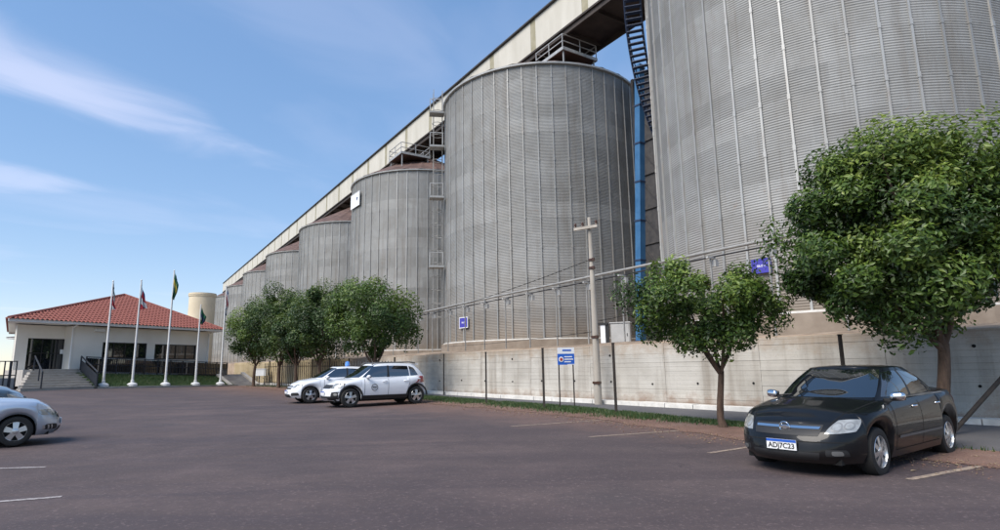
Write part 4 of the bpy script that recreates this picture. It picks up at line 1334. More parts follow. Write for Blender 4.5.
build_car("saloon_car", "black four-door saloon with chrome grille bar parked under the big tree", (5.56, 9.52, T(5.56, 9.52) - 0.04), R_(217.5), saloon)

# --- white hatchback with black cladding
def fit_hatch(t, patch, line, bvh, gbvh):
    for s, ax in ((1, 'y'), (-1, '-y')):
        patch("headlamp", M['headlamp'], [(s * .44, .68), (s * .76, .70), (s * .78, .83), (s * .50, .82)], 'x', bvh, 0.006, 10, 8, .3)
        patch("headlamp_bezel", M['plastic'], [(s * .40, .66), (s * .78, .68), (s * .80, .85), (s * .46, .84)], 'x', bvh, 0.003, 10, 8, .3)
        patch("fog_lamp_surround", M['plastic'], [(s * .50, .36), (s * .78, .38), (s * .76, .56), (s * .52, .55)], 'x', bvh, 0.006, 8, 6, .3)
        patch("fog_lamp", M['headlamp'], [(s * .60, .42), (s * .69, .42), (s * .69, .50), (s * .60, .50)], 'x', bvh, 0.012, 6, 6, .8)
        mirror(t, .66, .82, 1.06, M['paint_white'], s, .18)
        # arch cladding
        for w_ in (1.295, -1.295):
            b = MB(); rows = []
            for k in range(25):
                a = pi * k / 24; row = []
                for rr_ in (.385, .42, .455):
                    x = w_ + rr_ * cos(a); z = .335 + rr_ * sin(a)
                    h = bvh.ray_cast(Vector((x, s * 3, max(z, .30))), Vector((0, -s, 0)))
                    y = h[0].y if h[0] is not None else s * .84
                    row.append((x, max(abs(y), .80) * s + s * .016, z))
                rows.append(row)
            b.grid(rows); b.build("arch_cladding", M['plastic'], t, True)
        patch("sill_cladding", M['plastic'], [(.90, .22), (-.90, .22), (-.90, .40), (.90, .40)], ax, bvh, 0.014, 16, 4)
        for xs_ in (.80, -.12, -.98):
            line("door_gap", M['gap'], [(xs_, .40 if xs_ > -.9 else .72), (xs_ - .02, .98)], ax, bvh, 0.012)
        for xh in (.02, -.84):
            b = MB(); b.tube([(xh - .09, s * .855, .885), (xh, s * .882, .89), (xh + .09, s * .855, .885)], [.014, .02, .014], 8); b.build("door_handle", M['paint_white'], t, True)
        patch("tail_lamp", M['lamp_red'], [(s * .62, .82), (s * .84, .80), (s * .84, 1.06), (s * .62, 1.04)], '-x', bvh, 0.006, 6, 6, .2)
        patch("tail_lamp_side", M['lamp_red'], [(-1.68, .86), (-1.80, .86), (-1.80, 1.02), (-1.74, 1.02)], ax, bvh, 0.006, 4, 6, .1)
        b = MB(); b.tube([(.42, s * .53, 1.50), (.30, s * .545, 1.57), (-1.1, s * .535, 1.585), (-1.35, s * .52, 1.545)], .022, 8); b.build("roof_rail", M['trim_grey'], t, True)
        b = MB()
        h = bvh.ray_cast(Vector((.42, s * 3, .68)), Vector((0, -s, 0)))[0]
        b.lathe([(0.105, -.003), (0.125, -.003), (0.125, .003), (0.105, .003)], 28, 'y', (.42, h.y + s * .008, .68), True)
        eo = b.build("door_emblem", M['trim_grey'], t); eo.scale = (1.0, 1, 1)
        b = MB(); b.box((.42, h.y + s * .008, .695), (.17, .006, .035)); b.box((.42, h.y + s * .008, .64), (.12, .006, .02)); b.build("emblem_mark", M['trim_grey'], eo)
    patch("grille", M['plastic'], [(-.40, .66), (.40, .66), (.43, .80), (-.43, .80)], 'x', bvh, 0.005, 12, 6, .1)
    patch("lower_bumper", M['plastic'], [(-.74, .23), (.74, .23), (.78, .40), (-.78, .40)], 'x', bvh, 0.010, 20, 5, .05)
    patch("skid_plate", M['alloy'], [(-.36, .23), (.36, .23), (.34, .33), (-.34, .33)], 'x', bvh, 0.018, 10, 3)
    number_plate(t, bvh.ray_cast(Vector((4, 0, .5)), Vector((-1, 0, 0)))[0].x + .02, .50, 0, "")
    b = MB(); b.box((-1.36, 0, 1.50), (.26, 1.0, .04)); b.build("spoiler", M['paint_white'], t)

hatch = dict(front=2.06, rear=-1.86, hw=0.86, wb=2.59, rw=0.335, ra=0.385, sill=0.26, bumper_z=0.24, spokes=5, spoke_w=.055,
    paint=M['paint_white'], crown=0.07, nf=3.4, nr=4.6,
    insr=[(0, .10), (.3, .0), (.6, .01), (1, .05)],
    zs=[(-1.97, 1.04), (-1.5, 1.06), (-.4, 1.02), (.6, .985), (.95, .975), (1.5, .92), (1.85, .86), (2.10, .79)],
    gh=dict(ws=[(0, 1.30), (.5, .90), (1, .42)], bk=[(0, -1.83), (.4, -1.72), (.8, -1.50), (1, -1.36)], w=[(0, .79), (.5, .725), (1, .60)],
            belt=[(-2, 1.0), (0, .98), (1.4, .95)], roof=[(-1.8, 1.46), (-1.2, 1.515), (-.3, 1.535), (.4, 1.50), (.9, 1.40)], crown=.035, taper=.07,
            screen=[[(-.69, 1.03), (.69, 1.03), (.575, 1.465), (-.575, 1.465)]],
            rear_screen=[[(-.58, 1.10), (.58, 1.10), (.50, 1.42), (-.50, 1.42)]],
            side=[[(.86, 1.04), (-.10, 1.05), (-.13, 1.455), (.40, 1.43)], [(-.18, 1.05), (-1.02, 1.06), (-.98, 1.44), (-.20, 1.455)], [(-1.07, 1.06), (-1.40, 1.09), (-1.22, 1.37), (-1.02, 1.435)]],
            pillar=[[(-.09, 1.04), (-.19, 1.04), (-.21, 1.46), (-.12, 1.46)]]),
    fit=fit_hatch)
HX, HY = -4.80, 22.75
build_car("hatchback_car", "white hatchback with black wheel-arch cladding and roof rails", (HX, HY, T(HX, HY)), R_(214), hatch)

# --- white saloon beyond it, silver and dark cars at the left edge
def fit_plain(paint, beacon=False, fog=False):
    def f(t, patch, line, bvh, gbvh):
        for s, ax in ((1, 'y'), (-1, '-y')):
            patch("headlamp", M['headlamp'], [(s * .44, .60), (s * .79, .63), (s * .80, .755), (s * .54, .755)], 'x', bvh, 0.006, 10, 8, .3)
            patch("fog_lamp", M['plastic'], [(s * .48, .30), (s * .76, .31), (s * .74, .43), (s * .50, .42)], 'x', bvh, 0.005, 8, 6, .4)
            if fog:
                for k in range(3):
                    b0_ = .62 + k * .055
                    patch("fog_lamp_louvre", M['alloy'], [(s * b0_, .32), (s * (b0_ + .022), .32), (s * (b0_ + .042), .41), (s * (b0_ + .02), .41)], 'x', bvh, 0.010, 2, 4)
            mirror(t, .70, .80, 1.0, paint, s, .18)
            for xs_ in (.84, -.12, -1.0):
                line("door_gap", M['gap'], [(xs_, .30 if xs_ > -.9 else .66), (xs_ - .02, .92)], ax, bvh, 0.012)
            line("door_gap", M['gap'], [(.84, .30), (-.86, .30)], ax, bvh, 0.012)
            for xh in (.04, -.86):
                b = MB(); b.tube([(xh - .09, s * .855, .835), (xh, s * .882, .84), (xh + .09, s * .855, .835)], [.014, .02, .014], 8); b.build("door_handle", paint, t, True)
            patch("tail_lamp", M['lamp_red'], [(s * .50, .78), (s * .80, .76), (s * .80, .95), (s * .50, .95)], '-x', bvh, 0.005, 8, 6, .2)
        patch("grille", M['plastic'], [(-.40, .55), (.40, .55), (.43, .69), (-.43, .69)], 'x', bvh, 0.005, 12, 6, .15)
        patch("grille_bar", paint if paint is M['paint_white'] else M['chrome'], [(-.40, .612), (.40, .612), (.41, .64), (-.41, .64)], 'x', bvh, 0.012, 12, 2)
        patch("lower_intake", M['plastic'], [(-.46, .24), (.46, .24), (.42, .36), (-.42, .36)], 'x', bvh, 0.005, 12, 4, .1)
        number_plate(t, bvh.ray_cast(Vector((4, 0, .45)), Vector((-1, 0, 0)))[0].x + .02, .45, 0, "")
        if beacon:
            b = MB(); b.lathe([(.0, .0), (.10, .0), (.10, .05), (.085, .16), (.04, .19), (0, .19)], 16, 'z', (-.35, .0, 1.46)); b.build("roof_beacon", M['beacon'], t, True, 40)
            b = MB(); b.tube([(-1.0, 0, 1.40), (-1.25, 0, 1.62)], .008, 5); b.build("aerial", M['plastic'], t)
    return f
import copy
def variant(**kw):
    d = copy.copy(saloon); d.update(kw); return d
v_white = variant(paint=M['paint_white'], spokes=5, spoke_w=.05, fit=fit_plain(M['paint_white'], True), front=2.14, rear=-2.2)
hd = R_(211)
WX, WY = -6.95, 25.3
build_car("saloon_car", "white saloon with blue roof beacon parked beyond the white hatchback", (WX, WY, T(WX, WY)), hd, v_white)
v_silver = variant(paint=M['paint_silver'], spokes=5, spoke_w=.060, fit=fit_plain(M['paint_silver'], False, True), front=2.20, rear=-2.0,
    zs=[(-2.0, 1.0), (-1.5, 1.02), (-.4, .99), (.6, .97), (.95, .96), (1.5, .925), (1.95, .86), (2.2, .76)])
SX, SY = -11.35, 11.95
sh = R_(42)
build_car("hatchback_car", "silver car with five-spoke wheels cut by the left edge of the picture", (SX, SY, T(SX, SY)), sh, v_silver).scale = (.93, .93, .93)
v_blue = variant(paint=M['paint_blue'], fit=fit_plain(M['paint_blue']), front=2.2, rear=-2.1)
BX, BY = SX - 2.55 * sin(sh) - 0.35, SY + 2.55 * cos(sh) - 0.3
build_car("saloon_car", "slate blue grey car mostly hidden behind the silver car", (BX - .35, BY + .05, T(BX, BY)), sh, v_blue).scale = (1.1, 1.1, 1.2)

# ------------------------------------------------------------------ office building
OB = Vector((-22.90, 46.0, 0.5)); OAZ = R_(62)
def OL(x, y):           # office frame -> world xy
    return (OB.x + x * cos(OAZ) - y * sin(OAZ), OB.y + x * sin(OAZ) + y * cos(OAZ))
off_b = thing("office_building", "low white office with red tiled hip roof and dark glazed door", "building", OB, OAZ)
z_ = lambda a: a - 0.5
FL = z_(1.85)
def wallbox(nm, mt, x0, x1, y0, y1, z0, z1, par):
    b = MB(); b.box(((x0 + x1) / 2, (y0 + y1) / 2, (z0 + z1) / 2), (x1 - x0, y1 - y0, z1 - z0)); return b.build(nm, mt, par)
EV = z_(4.62)
# main front wall with window openings (built as piers, sills and lintels), porch wall set back
W1 = (-7.80, -4.86, z_(2.56), z_(3.62)); W2 = (-4.27, -1.08, z_(2.50), z_(3.58))
xb = [-9.62, W1[0], W1[1], W2[0], W2[1], 0.0]
def facing_piece(x0, x1, z0, z1): wallbox("wall", M['white_wall'], x0, x1, 0.0, 0.22, z0, z1, off_b)
facing_piece(xb[0], xb[1], z_(0.9), EV); facing_piece(xb[2], xb[3], z_(0.9), EV); facing_piece(xb[4], xb[5], z_(0.9), EV)
for w_ in (W1, W2):
    facing_piece(w_[0], w_[1], z_(0.9), w_[2]); facing_piece(w_[0], w_[1], w_[3], EV)
# porch wall round the door
DX0, DX1, DZ1 = -11.62, -9.16, z_(3.80)
PY = 1.0
wallbox("wall", M['white_wall'], -12.25, DX0, PY, PY + .22, z_(0.9), EV, off_b)
wallbox("wall", M['white_wall'], DX1, -8.9, PY, PY + .22, z_(0.9), EV, off_b)
wallbox("wall", M['white_wall'], DX0, DX1, PY, PY + .22, DZ1, EV, off_b)
wallbox("wall", M['white_wall'], -9.62, -9.40, 0.22, PY, z_(0.9), EV, off_b)
wallbox("porch_floor", M['step'], -12.5, -9.42, -0.9, 1.3, z_(0.9), FL, off_b)
# flanks and back
b = MB()
def slab_wall(p0, p1):
    d = Vector((p1[0] - p0[0], p1[1] - p0[1])); c = ((p0[0] + p1[0]) / 2, (p0[1] + p1[1]) / 2, (z_(0.5) + EV) / 2 - .002)
    b = MB(); b.box(c, (d.length, 0.2, EV - z_(0.5)), atan2(d.y, d.x)); b.build("wall", M['white_wall'], off_b)
slab_wall((-12.18, PY + .12), (-7.7, 11.0)); slab_wall((-7.7, 11.0), (1.4, 11.0)); slab_wall((1.4, 11.0), (0.0, 0.23))
# roof: four tiled slopes rising to one peak
E0 = [(-13.55, -1.0), (0.45, -1.0), (2.3, 12.0), (-8.2, 12.0)]
APX = Vector((-3.35, 6.1, z_(7.62))); ZE = EV + 0.16
def slope(p0, p1):
    p0 = Vector((*p0, ZE)); p1 = Vector((*p1, ZE)); ex = (p1 - p0); L = ex.length; ex.normalize()
    ca = (APX - p0).dot(ex); foot = p0 + ex * ca; sv = (APX - foot); HS = sv.length; sv.normalize(); nv = ex.cross(sv).normalized()
    if nv.z < 0: nv = -nv
    b = MB(); cw = 0.25; n = int(L / cw)
    for i in range(n):
        c0 = L * i / n; c1 = L * (i + 1) / n; cm = (c0 + c1) / 2
        lim = HS * min(cm / ca, (L - cm) / (L - ca))
        rows = []; d = -0.12; k = 0
        while d < lim:
            d1 = min(d + 0.42, lim)
            for dd, lift in ((d, 0.055), (d1, 0.015)):
                row = []
                for j in range(6):
                    a = j / 5; h = 0.075 * sin(pi * a) if 0 < j < 5 else -0.02
                    row.append(p0 + ex * lerp(c0, c1, a) + sv * dd + nv * (h + lift))
                rows.append(row)
            d = d1
            if d1 >= lim: break
        if len(rows) > 1: b.grid(rows)
    o = b.build("tiled_slope", M['tile'], off_b); o["kind"] = "stuff"
    # sheathing below
    b = MB(); b.face([p0 - nv * .03, p1 - nv * .03, APX - nv * .03]); b.build("roof_deck", M['tile'], off_b)
for i in range(4): slope(E0[i], E0[(i + 1) % 4])
for i in range(4):
    p = Vector((*E0[i], ZE)); b = MB(); b.tube([p + Vector((0, 0, .05)), APX + Vector((0, 0, .07))], 0.11, 8); b.build("hip_tile_ridge", M['tile'], off_b)
# fascia and soffit
b = MB(); b.face([(*p, ZE - 0.10) for p in E0]); b.build("soffit", M['white_trim'], off_b)
for i in range(4):
    p0 = Vector((*E0[i], 0)); p1 = Vector((*E0[(i + 1) % 4], 0)); b = MB(); b.bar(p0 + Vector((0, 0, ZE - 0.06)), p1 + Vector((0, 0, ZE - 0.06)), 0.05, 0.17); b.build("fascia", M['white_trim'], off_b)
# windows
for (x0, x1, z0, z1), nm in ((W1, 3), (W2, 3)):
    wd = MB(); fw_ = 0.07
    wd.box(((x0 + x1) / 2, 0.05, z1 - fw_ / 2), (x1 - x0, 0.10, fw_)); wd.box(((x0 + x1) / 2, 0.05, z0 + fw_ / 2), (x1 - x0, 0.10, fw_))
    wd.box((x0 + fw_ / 2, 0.05, (z0 + z1) / 2), (fw_, 0.10, z1 - z0 - 2 * fw_)); wd.box((x1 - fw_ / 2, 0.05, (z0 + z1) / 2), (fw_, 0.10, z1 - z0 - 2 * fw_))
    wo = wd.build("window", M['alu_black'], off_b)
    sp_ = (x1 - x0) / 4
    for k in range(4):
        xa = x0 + sp_ * k
        wallbox("pane", M['glass_dark'], xa + 0.05, xa + sp_ - 0.05, 0.06, 0.075, z0 + fw_, z1 - fw_, wo)
        if k: wallbox("mullion", M['alu_black'], xa - 0.035, xa + 0.035, 0.02, 0.09, z0 + fw_, z1 - fw_, wo)
    wallbox("sill", M['step'], x0 - .05, x1 + .05, -0.06, 0.10, z0 - .05, z0 - 0.001, wo)
# glazed entrance
dr = wallbox("glazed_entrance", M['alu_black'], DX0, DX1, PY + .10, PY + .13, FL, DZ1, off_b)
for k in range(3):
    xa = lerp(DX0, DX1, k / 3); xb_ = lerp(DX0, DX1, (k + 1) / 3)
    wallbox("pane", M['glass_dark'], xa + .04, xb_ - .04, PY + .07, PY + .09, FL + .06, FL + 1.0, dr)
    wallbox("pane", M['glass_dark'], xa + .04, xb_ - .04, PY + .07, PY + .09, FL + 1.06, DZ1 - .05, dr)
wallbox("door_handle", M['chrome'], -10.48, -10.44, PY + .0, PY + .04, FL + .7, FL + 1.15, dr)
nt = wallbox("paper_notice", M['paper'], DX1 - .62, DX1 - .22, PY + .055, PY + .065, FL + 1.0, FL + 1.28, None)
nt.parent = None; nt.location = OB; nt.rotation_euler = (0, 0, OAZ); tag(nt, "white paper notice stuck on the dark office door", "notice")
fl_ = MB(); fl_.box((-8.15, -0.14, z_(4.40)), (0.62, 0.26, 0.20)); fl_.box((-8.15, -0.27, z_(4.38)), (0.5, 0.02, 0.12)); o = fl_.build("floodlight", M['white_trim'], None); o.location = OB; o.rotation_euler = (0, 0, OAZ)
tag(o, "white box-shaped lamp under the office eave", "lamp")

for xx in (-9.72, -0.12):
    b = MB(); b.tube([(xx, -.10, z_(.95)), (xx, -.10, EV - .15), (xx, -.6, EV + .02)], .045, 7); b.build("downpipe", M['white_trim'], off_b)
# annex with its own small roof behind the porch
an = thing("annex", "small white annex with red tiled roof left of the office porch", "building", (-36.1, 44.4, 0.6), 0.0)
wallbox("wall", M['white_wall'], 0, 4.6, 0, 5, -0.3, 3.60, an)
b = MB(); p = [(-.75, -.9, 3.75), (5.0, -.9, 3.75), (5.0, 5.5, 3.35), (-.75, 5.5, 3.35)]; ap = (3.6, 2.4, 4.3)
for i in range(4): b.face([p[i], p[(i + 1) % 4], ap])
b.build("roof", M['tile'], an)
b = MB(); b.box((2.13, 2.3, 3.67), (5.7, 6.3, 0.13)); b.build("fascia", M['white_trim'], an)

# flight of entrance steps
stx = thing("entrance_steps", "pale stone steps rising to the dark office door", "steps", (*OL(-11.4, -2.4), 0.5), OAZ)
NS = 8
for k in range(NS):
    f = k / (NS - 1)
    yf = lerp(-3.8, -0.95, f); x0 = lerp(-13.75, -12.1, f); x1 = lerp(-10.05, -9.62, f)
    z0, z1 = -0.2, lerp(0.82, 1.84, f) - 0.5
    b = MB(); y1 = -0.92 if k < NS - 1 else -0.88
    yb = yf + 0.46
    b.box(((x0 + x1) / 2 + 11.4, (yf + yb) / 2 + 2.4, (z0 + z1) / 2), (x1 - x0, yb - yf, z1 - z0)); b.box(((x0 + x1) / 2 + 11.4, yf + 2.4 + .12, z1 + .015), (x1 - x0 + .04, .30, .03)); so = b.build("step", M['step'], stx)
    b = MB(); b.box(((x0 + x1) / 2 + 11.4, yf + 2.4 - .004, z1 - .075), (x1 - x0 - .02, .006, .14)); b.build("riser", M['concrete'], so)  # darker strip paints in the shade that sets riser off from tread
b = MB(); b.tube([(-1.42, -1.45, 0.3), (-1.42, -1.45, 1.2), (-0.75, 1.1, 2.15), (-0.75, 1.1, 1.3)], 0.04, 7); b.build("handrail", M['rail_black'], stx)
b = MB(); b.tube([(-1.2, -.6, 0.7), (-1.2, -.6, 1.5)], 0.035, 6); b.build("handrail_post", M['rail_black'], stx)
b = MB(); b.tube([(1.42, -1.5, 0.1), (1.42, -1.5, 1.15), (1.84, 1.3, 2.15), (1.84, 1.3, 1.3)], 0.045, 7)
b.build("handrail", M['rail_black'], stx)
b = MB(); b.quad((1.44, -1.5, .2), (1.86, 1.3, 1.2), (1.86, 1.3, 1.9), (1.44, -1.5, .95)); b.quad((1.47, -1.5, .2), (1.89, 1.3, 1.2), (1.89, 1.3, 1.9), (1.47, -1.5, .95)); b.build("side_panel", M['rail_black'], stx)

# black railing in front of the office: posts, rails and infill panels
rl_ = thing("terrace_railing", "black railing with dark infill panels in front of the office windows", "railing", (*OL(-4.5, -1.5), 1.3), OAZ)
NP = 11
def rx(k): return lerp(-4.95, 5.1, k / NP)
def rz_(k): return lerp(0.35, -0.05, k / NP)
for k in range(NP + 1):
    b = MB(); b.box((rx(k), 0, rz_(k) + .45), (0.07, 0.07, 1.06)); b.build("post", M['rail_black'], rl_)
    if k < NP:
        b = MB(); z0, z1 = rz_(k), rz_(k + 1); xa, xc_ = rx(k) + .05, rx(k + 1) - .05
        for yy in (-.012, .012): b.quad((xa, yy, z0 + .06), (xc_, yy, z1 + .06), (xc_, yy, z1 + .88), (xa, yy, z0 + .88))
        b.build("infill_panel", M['glass_dark'], rl_)
        nb = 7
        for q in range(1, nb):
            xx = lerp(rx(k), rx(k + 1), q / nb); zz = lerp(z0, z1, q / nb)
            b = MB(); b.box((xx, -.03, zz + .47), (0.022, 0.02, 0.86)); b.build("bar", M['rail_black'], rl_)
for h in (0.02, 0.50, 0.95):
    b = MB(); b.bar((rx(0), -.002, rz_(0) + h), (rx(NP), -.002, rz_(NP) + h), 0.05); b.build("rail", M['rail_black'], rl_)
# plinth wall carrying the railing
pw = MB(); pw.box((0.1, 0.2, -0.35), (10.2, 0.18, 0.9)); pw.build("plinth", M['conc_dark'], rl_)

# railing at the left of the steps
r2 = thing("gate_railing", "dark vertical-bar railing left of the entrance steps", "railing", (*OL(-14.0, -3.0), 0.75), OAZ)
for k in range(8):
    b = MB(); b.box((-1.6 + .27 * k, 0, .72), (.05 if k % 3 else .10, .05 if k % 3 else .10, 1.7)); b.build("bar", M['rail_black'], r2)
for h in (.05, .8, 1.55):
    b = MB(); b.box((-.65, .03, h), (1.95, .04, .05)); b.build("rail", M['rail_black'], r2)
b = MB(); b.box((-.65, .09, .35), (1.9, .03, .6)); b.build("infill_panel", M['box_grey'], r2)

# grass bank with kerb
b = MB(); rows = []
for i in range(25):
    x = lerp(-9.95, -0.3, i / 24); row = []
    for j in range(9):
        f = j / 8; y = lerp(-3.75, -1.35, f); X, Y = OL(x, y); row.append((X, Y, lerp(T(X, Y) + .03, lerp(1.62, 1.22, i / 24), f ** 0.85)))
    rows.append(row)
b.grid(rows); struct(b.build("grass_bank", M['turf'], None, True), "green grass bank below the office railing")
b = MB(); rows = []
for i in range(25):
    x = lerp(-10.0, -0.2, i / 24); X, Y = OL(x, -3.86); X2, Y2 = OL(x, -3.70)
    rows.append([(X, Y, T(X, Y) - .05), (X, Y, T(X, Y) + .10), (X2, Y2, T(X2, Y2) + .10), (X2, Y2, T(X2, Y2) - .05)])
b.grid(rows); o = b.build("bank_kerb", M['concrete'], None); o["kind"] = "structure"

# concrete ramp beside the bank
rp = thing("concrete_ramp", "dark concrete ramp with pale side walls right of the flagpoles", "ramp", (*OL(0.35, -3.6), T(*OL(0.35, -3.6))), OAZ - R_(14))
b = MB(); b.face([(-.85, -.4, .02), (.85, -.4, .02), (.85, 2.2, .85), (-.85, 2.2, .85)]); b.face([(-.85, -.4, -.2), (.85, -.4, -.2), (.85, -.4, .02), (-.85, -.4, .02)]); b.build("ramp_slab", M['conc_dark'], rp)
for s in (-1, 1):
    b = MB(); x0, x1 = s * .87, s * 1.15
    pr = [(-.5, -.2), (-.5, .12), (2.2, 1.0), (2.2, -.2)]
    b.face([(x0, y, z) for y, z in pr]); b.face([(x1, y, z) for y, z in pr][::-1])
    for i in range(4):
        (ya, za), (yb_, zb_) = pr[i], pr[(i + 1) % 4]; b.quad((x0, ya, za), (x1, ya, za), (x1, yb_, zb_), (x0, yb_, zb_))
    b.build("side_wall", M['concrete'], rp)
wb_ = thing("plastic_tank", "small white plastic tank beyond the ramp beside the trees", "tank", (*OL(2.0, -3.8), T(*OL(2.0, -3.8)) + .0))
b = MB(); b.box((0, 0, .95), (.75, .6, .5)); b.build("body", M['sign_white'], wb_)
b = MB(); b.box((0, 0, 1.22), (.8, .65, .05)); b.build("lid", M['sign_white'], wb_)
b = MB()
for sx in (-.3, .3):
    for sy in (-.22, .22): b.box((sx, sy, .34), (.06, .06, .70))
b.build("stand", M['steel_dark'], wb_)

# ------------------------------------------------------------------ flagpoles with hanging flags
def flag_mat(name, cols):
    """limp cloth with its bands running down the hanging folds"""
    m = mat(name, cols[0], 0.9); t = NT(m)
    tc = t.node("ShaderNodeTexCoord"); sp = t.node("ShaderNodeSeparateXYZ"); t.link(tc.outputs["UV"], sp.inputs[0])
    f = t.math('ADD', t.math('MULTIPLY', sp.outputs["Y"], 0.75), t.math('MULTIPLY', sp.outputs["X"], 0.25))
    n = len(cols); r = t.node("ShaderNodeValToRGB"); r.color_ramp.interpolation = 'CONSTANT'; e = r.color_ramp.elements
    while len(e) < n: e.new(0.5)
    for k, c in enumerate(cols): e[k].position = k / n; e[k].color = (*c, 1)
    t.link(f, r.inputs[0]); t.color(r.outputs[0]); return m
Gn, Wh, Rd, Bl, Nv, Yl = (.015, .10, .05), (.62, .62, .62), (.40, .035, .05), (.025, .05, .20), (.015, .03, .08), (.45, .36, .06)
FLAGS = [(-9.4, 6.35, 1.65, [Wh, Rd, Wh, Gn, Nv], "first flagpole from the left, flag white below and dark green above"),
         (-7.67, 6.60, 1.75, [Rd, Wh, Rd, Bl, Bl], "second flagpole from the left, flag red and white below blue"),
         (-5.51, 7.55, 1.80, [Gn, Gn, Yl, Gn, Nv], "tallest flagpole with a dark green flag, middle of five"),
         (-3.35, 5.35, 1.15, [Gn, Nv, Gn, Gn], "shortest flagpole with a dark green flag, fourth from the left"),
         (-1.39, 6.95, 2.05, [Nv, Wh, Rd, Wh, Bl], "rightmost flagpole beside the trees with a blue, red and white flag")]
for i, (sx, hh, fl, cols, lab) in enumerate(FLAGS):
    X, Y = OL(sx, -3.5); zt = T(X, Y) + 0.16
    fp = thing("flagpole", lab, "flagpole", (X, Y, zt), R_([25, 45, 10, 30, 20][i]), "white flagpoles before the office")
    hh = hh - (zt - 0.5) + 0.35
    b = MB(); b.tube([(0, 0, -.1), (0, 0, hh * .5), (0, 0, hh)], [.075, .058, .036], 12); b.build("pole", M['pole_white'], fp, True, 40)
    b = MB(); b.lathe([(.0, .04), (.035, .06), (.05, .10), (.035, .14), (0, .155)], 12, 'z', (0, 0, hh - .05)); b.build("finial", M['pole_white'], fp, True)
    b = MB(); b.lathe([(.30, -.2), (.30, .05), (.22, .12), (.10, .16), (.10, .30), (.06, .32)], 16); b.build("base", M['pole_white'], fp, True, 30)
    # limp flag: a gathered sheet falling from the halyard
    b = MB(); rows = []; rf = random.Random(i + 5); ph = rf.uniform(0, 6)
    nu, nv = 14, 16
    for a in range(nv + 1):
        v = a / nv; row = []
        for c in range(nu + 1):
            u = c / nu
            wid = (0.26 + 0.16 * sin(v * 2.6 + ph)) * (0.35 + 0.65 * ss(0, .35, v))
            x = 0.05 + u * wid + 0.03 * sin(9 * v + ph)
            y = 0.07 * sin(u * 11 + v * 3 + ph) * (0.3 + v)
            z = hh - 0.10 - v * fl - 0.35 * u * (1 - v) - 0.10 * u * sin(ph)
            row.append((x, y, z))
        rows.append(row)
    b.grid(rows)
    me = b.mesh("flag", flag_mat("flag_cloth", cols), False)
    uv = me.uv_layers.new(name="UVMap")
    for lp in me.loops:
        k = lp.vertex_index; uv.data[lp.index].uv = ((k % (nu + 1)) / nu, 1 - (k // (nu + 1)) / nv)
    for p in me.polygons: p.use_smooth = True
    fo = add("flag", me, fp); fo["label"] = ""
    del fo["label"]
    b = MB(); b.tube([(.06, .0, .9), (.055, 0, hh - .05)], .006, 4); b.build("halyard", M['cable'], fp)

# ------------------------------------------------------------------ tan tower far behind
tw = thing("concrete_tower", "tan round concrete tower far behind the office roof", "tower", (-77.2, 150.0, 0.3))
b = MB(); b.lathe([(3.1, -.5), (3.1, 20.4), (3.25, 20.4), (3.25, 21.2), (0, 21.2)], 40); b.build("shaft", M['tan'], tw, False, 40)
b = MB(); b.lathe([(3.15, 20.75), (3.32, 20.75), (3.32, 20.95), (3.15, 20.95)], 40); b.build("rim", M['tan'], tw)
ax_ = thing("tower_stair", "small steel landing on the left side of the tan tower", "platform", (-81.0, 150.0, 12.0))
b = MB(); b.box((0, 0, 0), (1.4, 1.6, .2)); b.build("deck", M['steel_dark'], ax_)
b = MB(); b.box((-.65, 0, 1.1), (.08, 1.6, .08)); b.box((-.65, -.75, .6), (.08, .08, 1.1)); b.box((-.65, .75, .6), (.08, .08, 1.1)); b.build("guard_rail", M['steel_dark'], ax_)

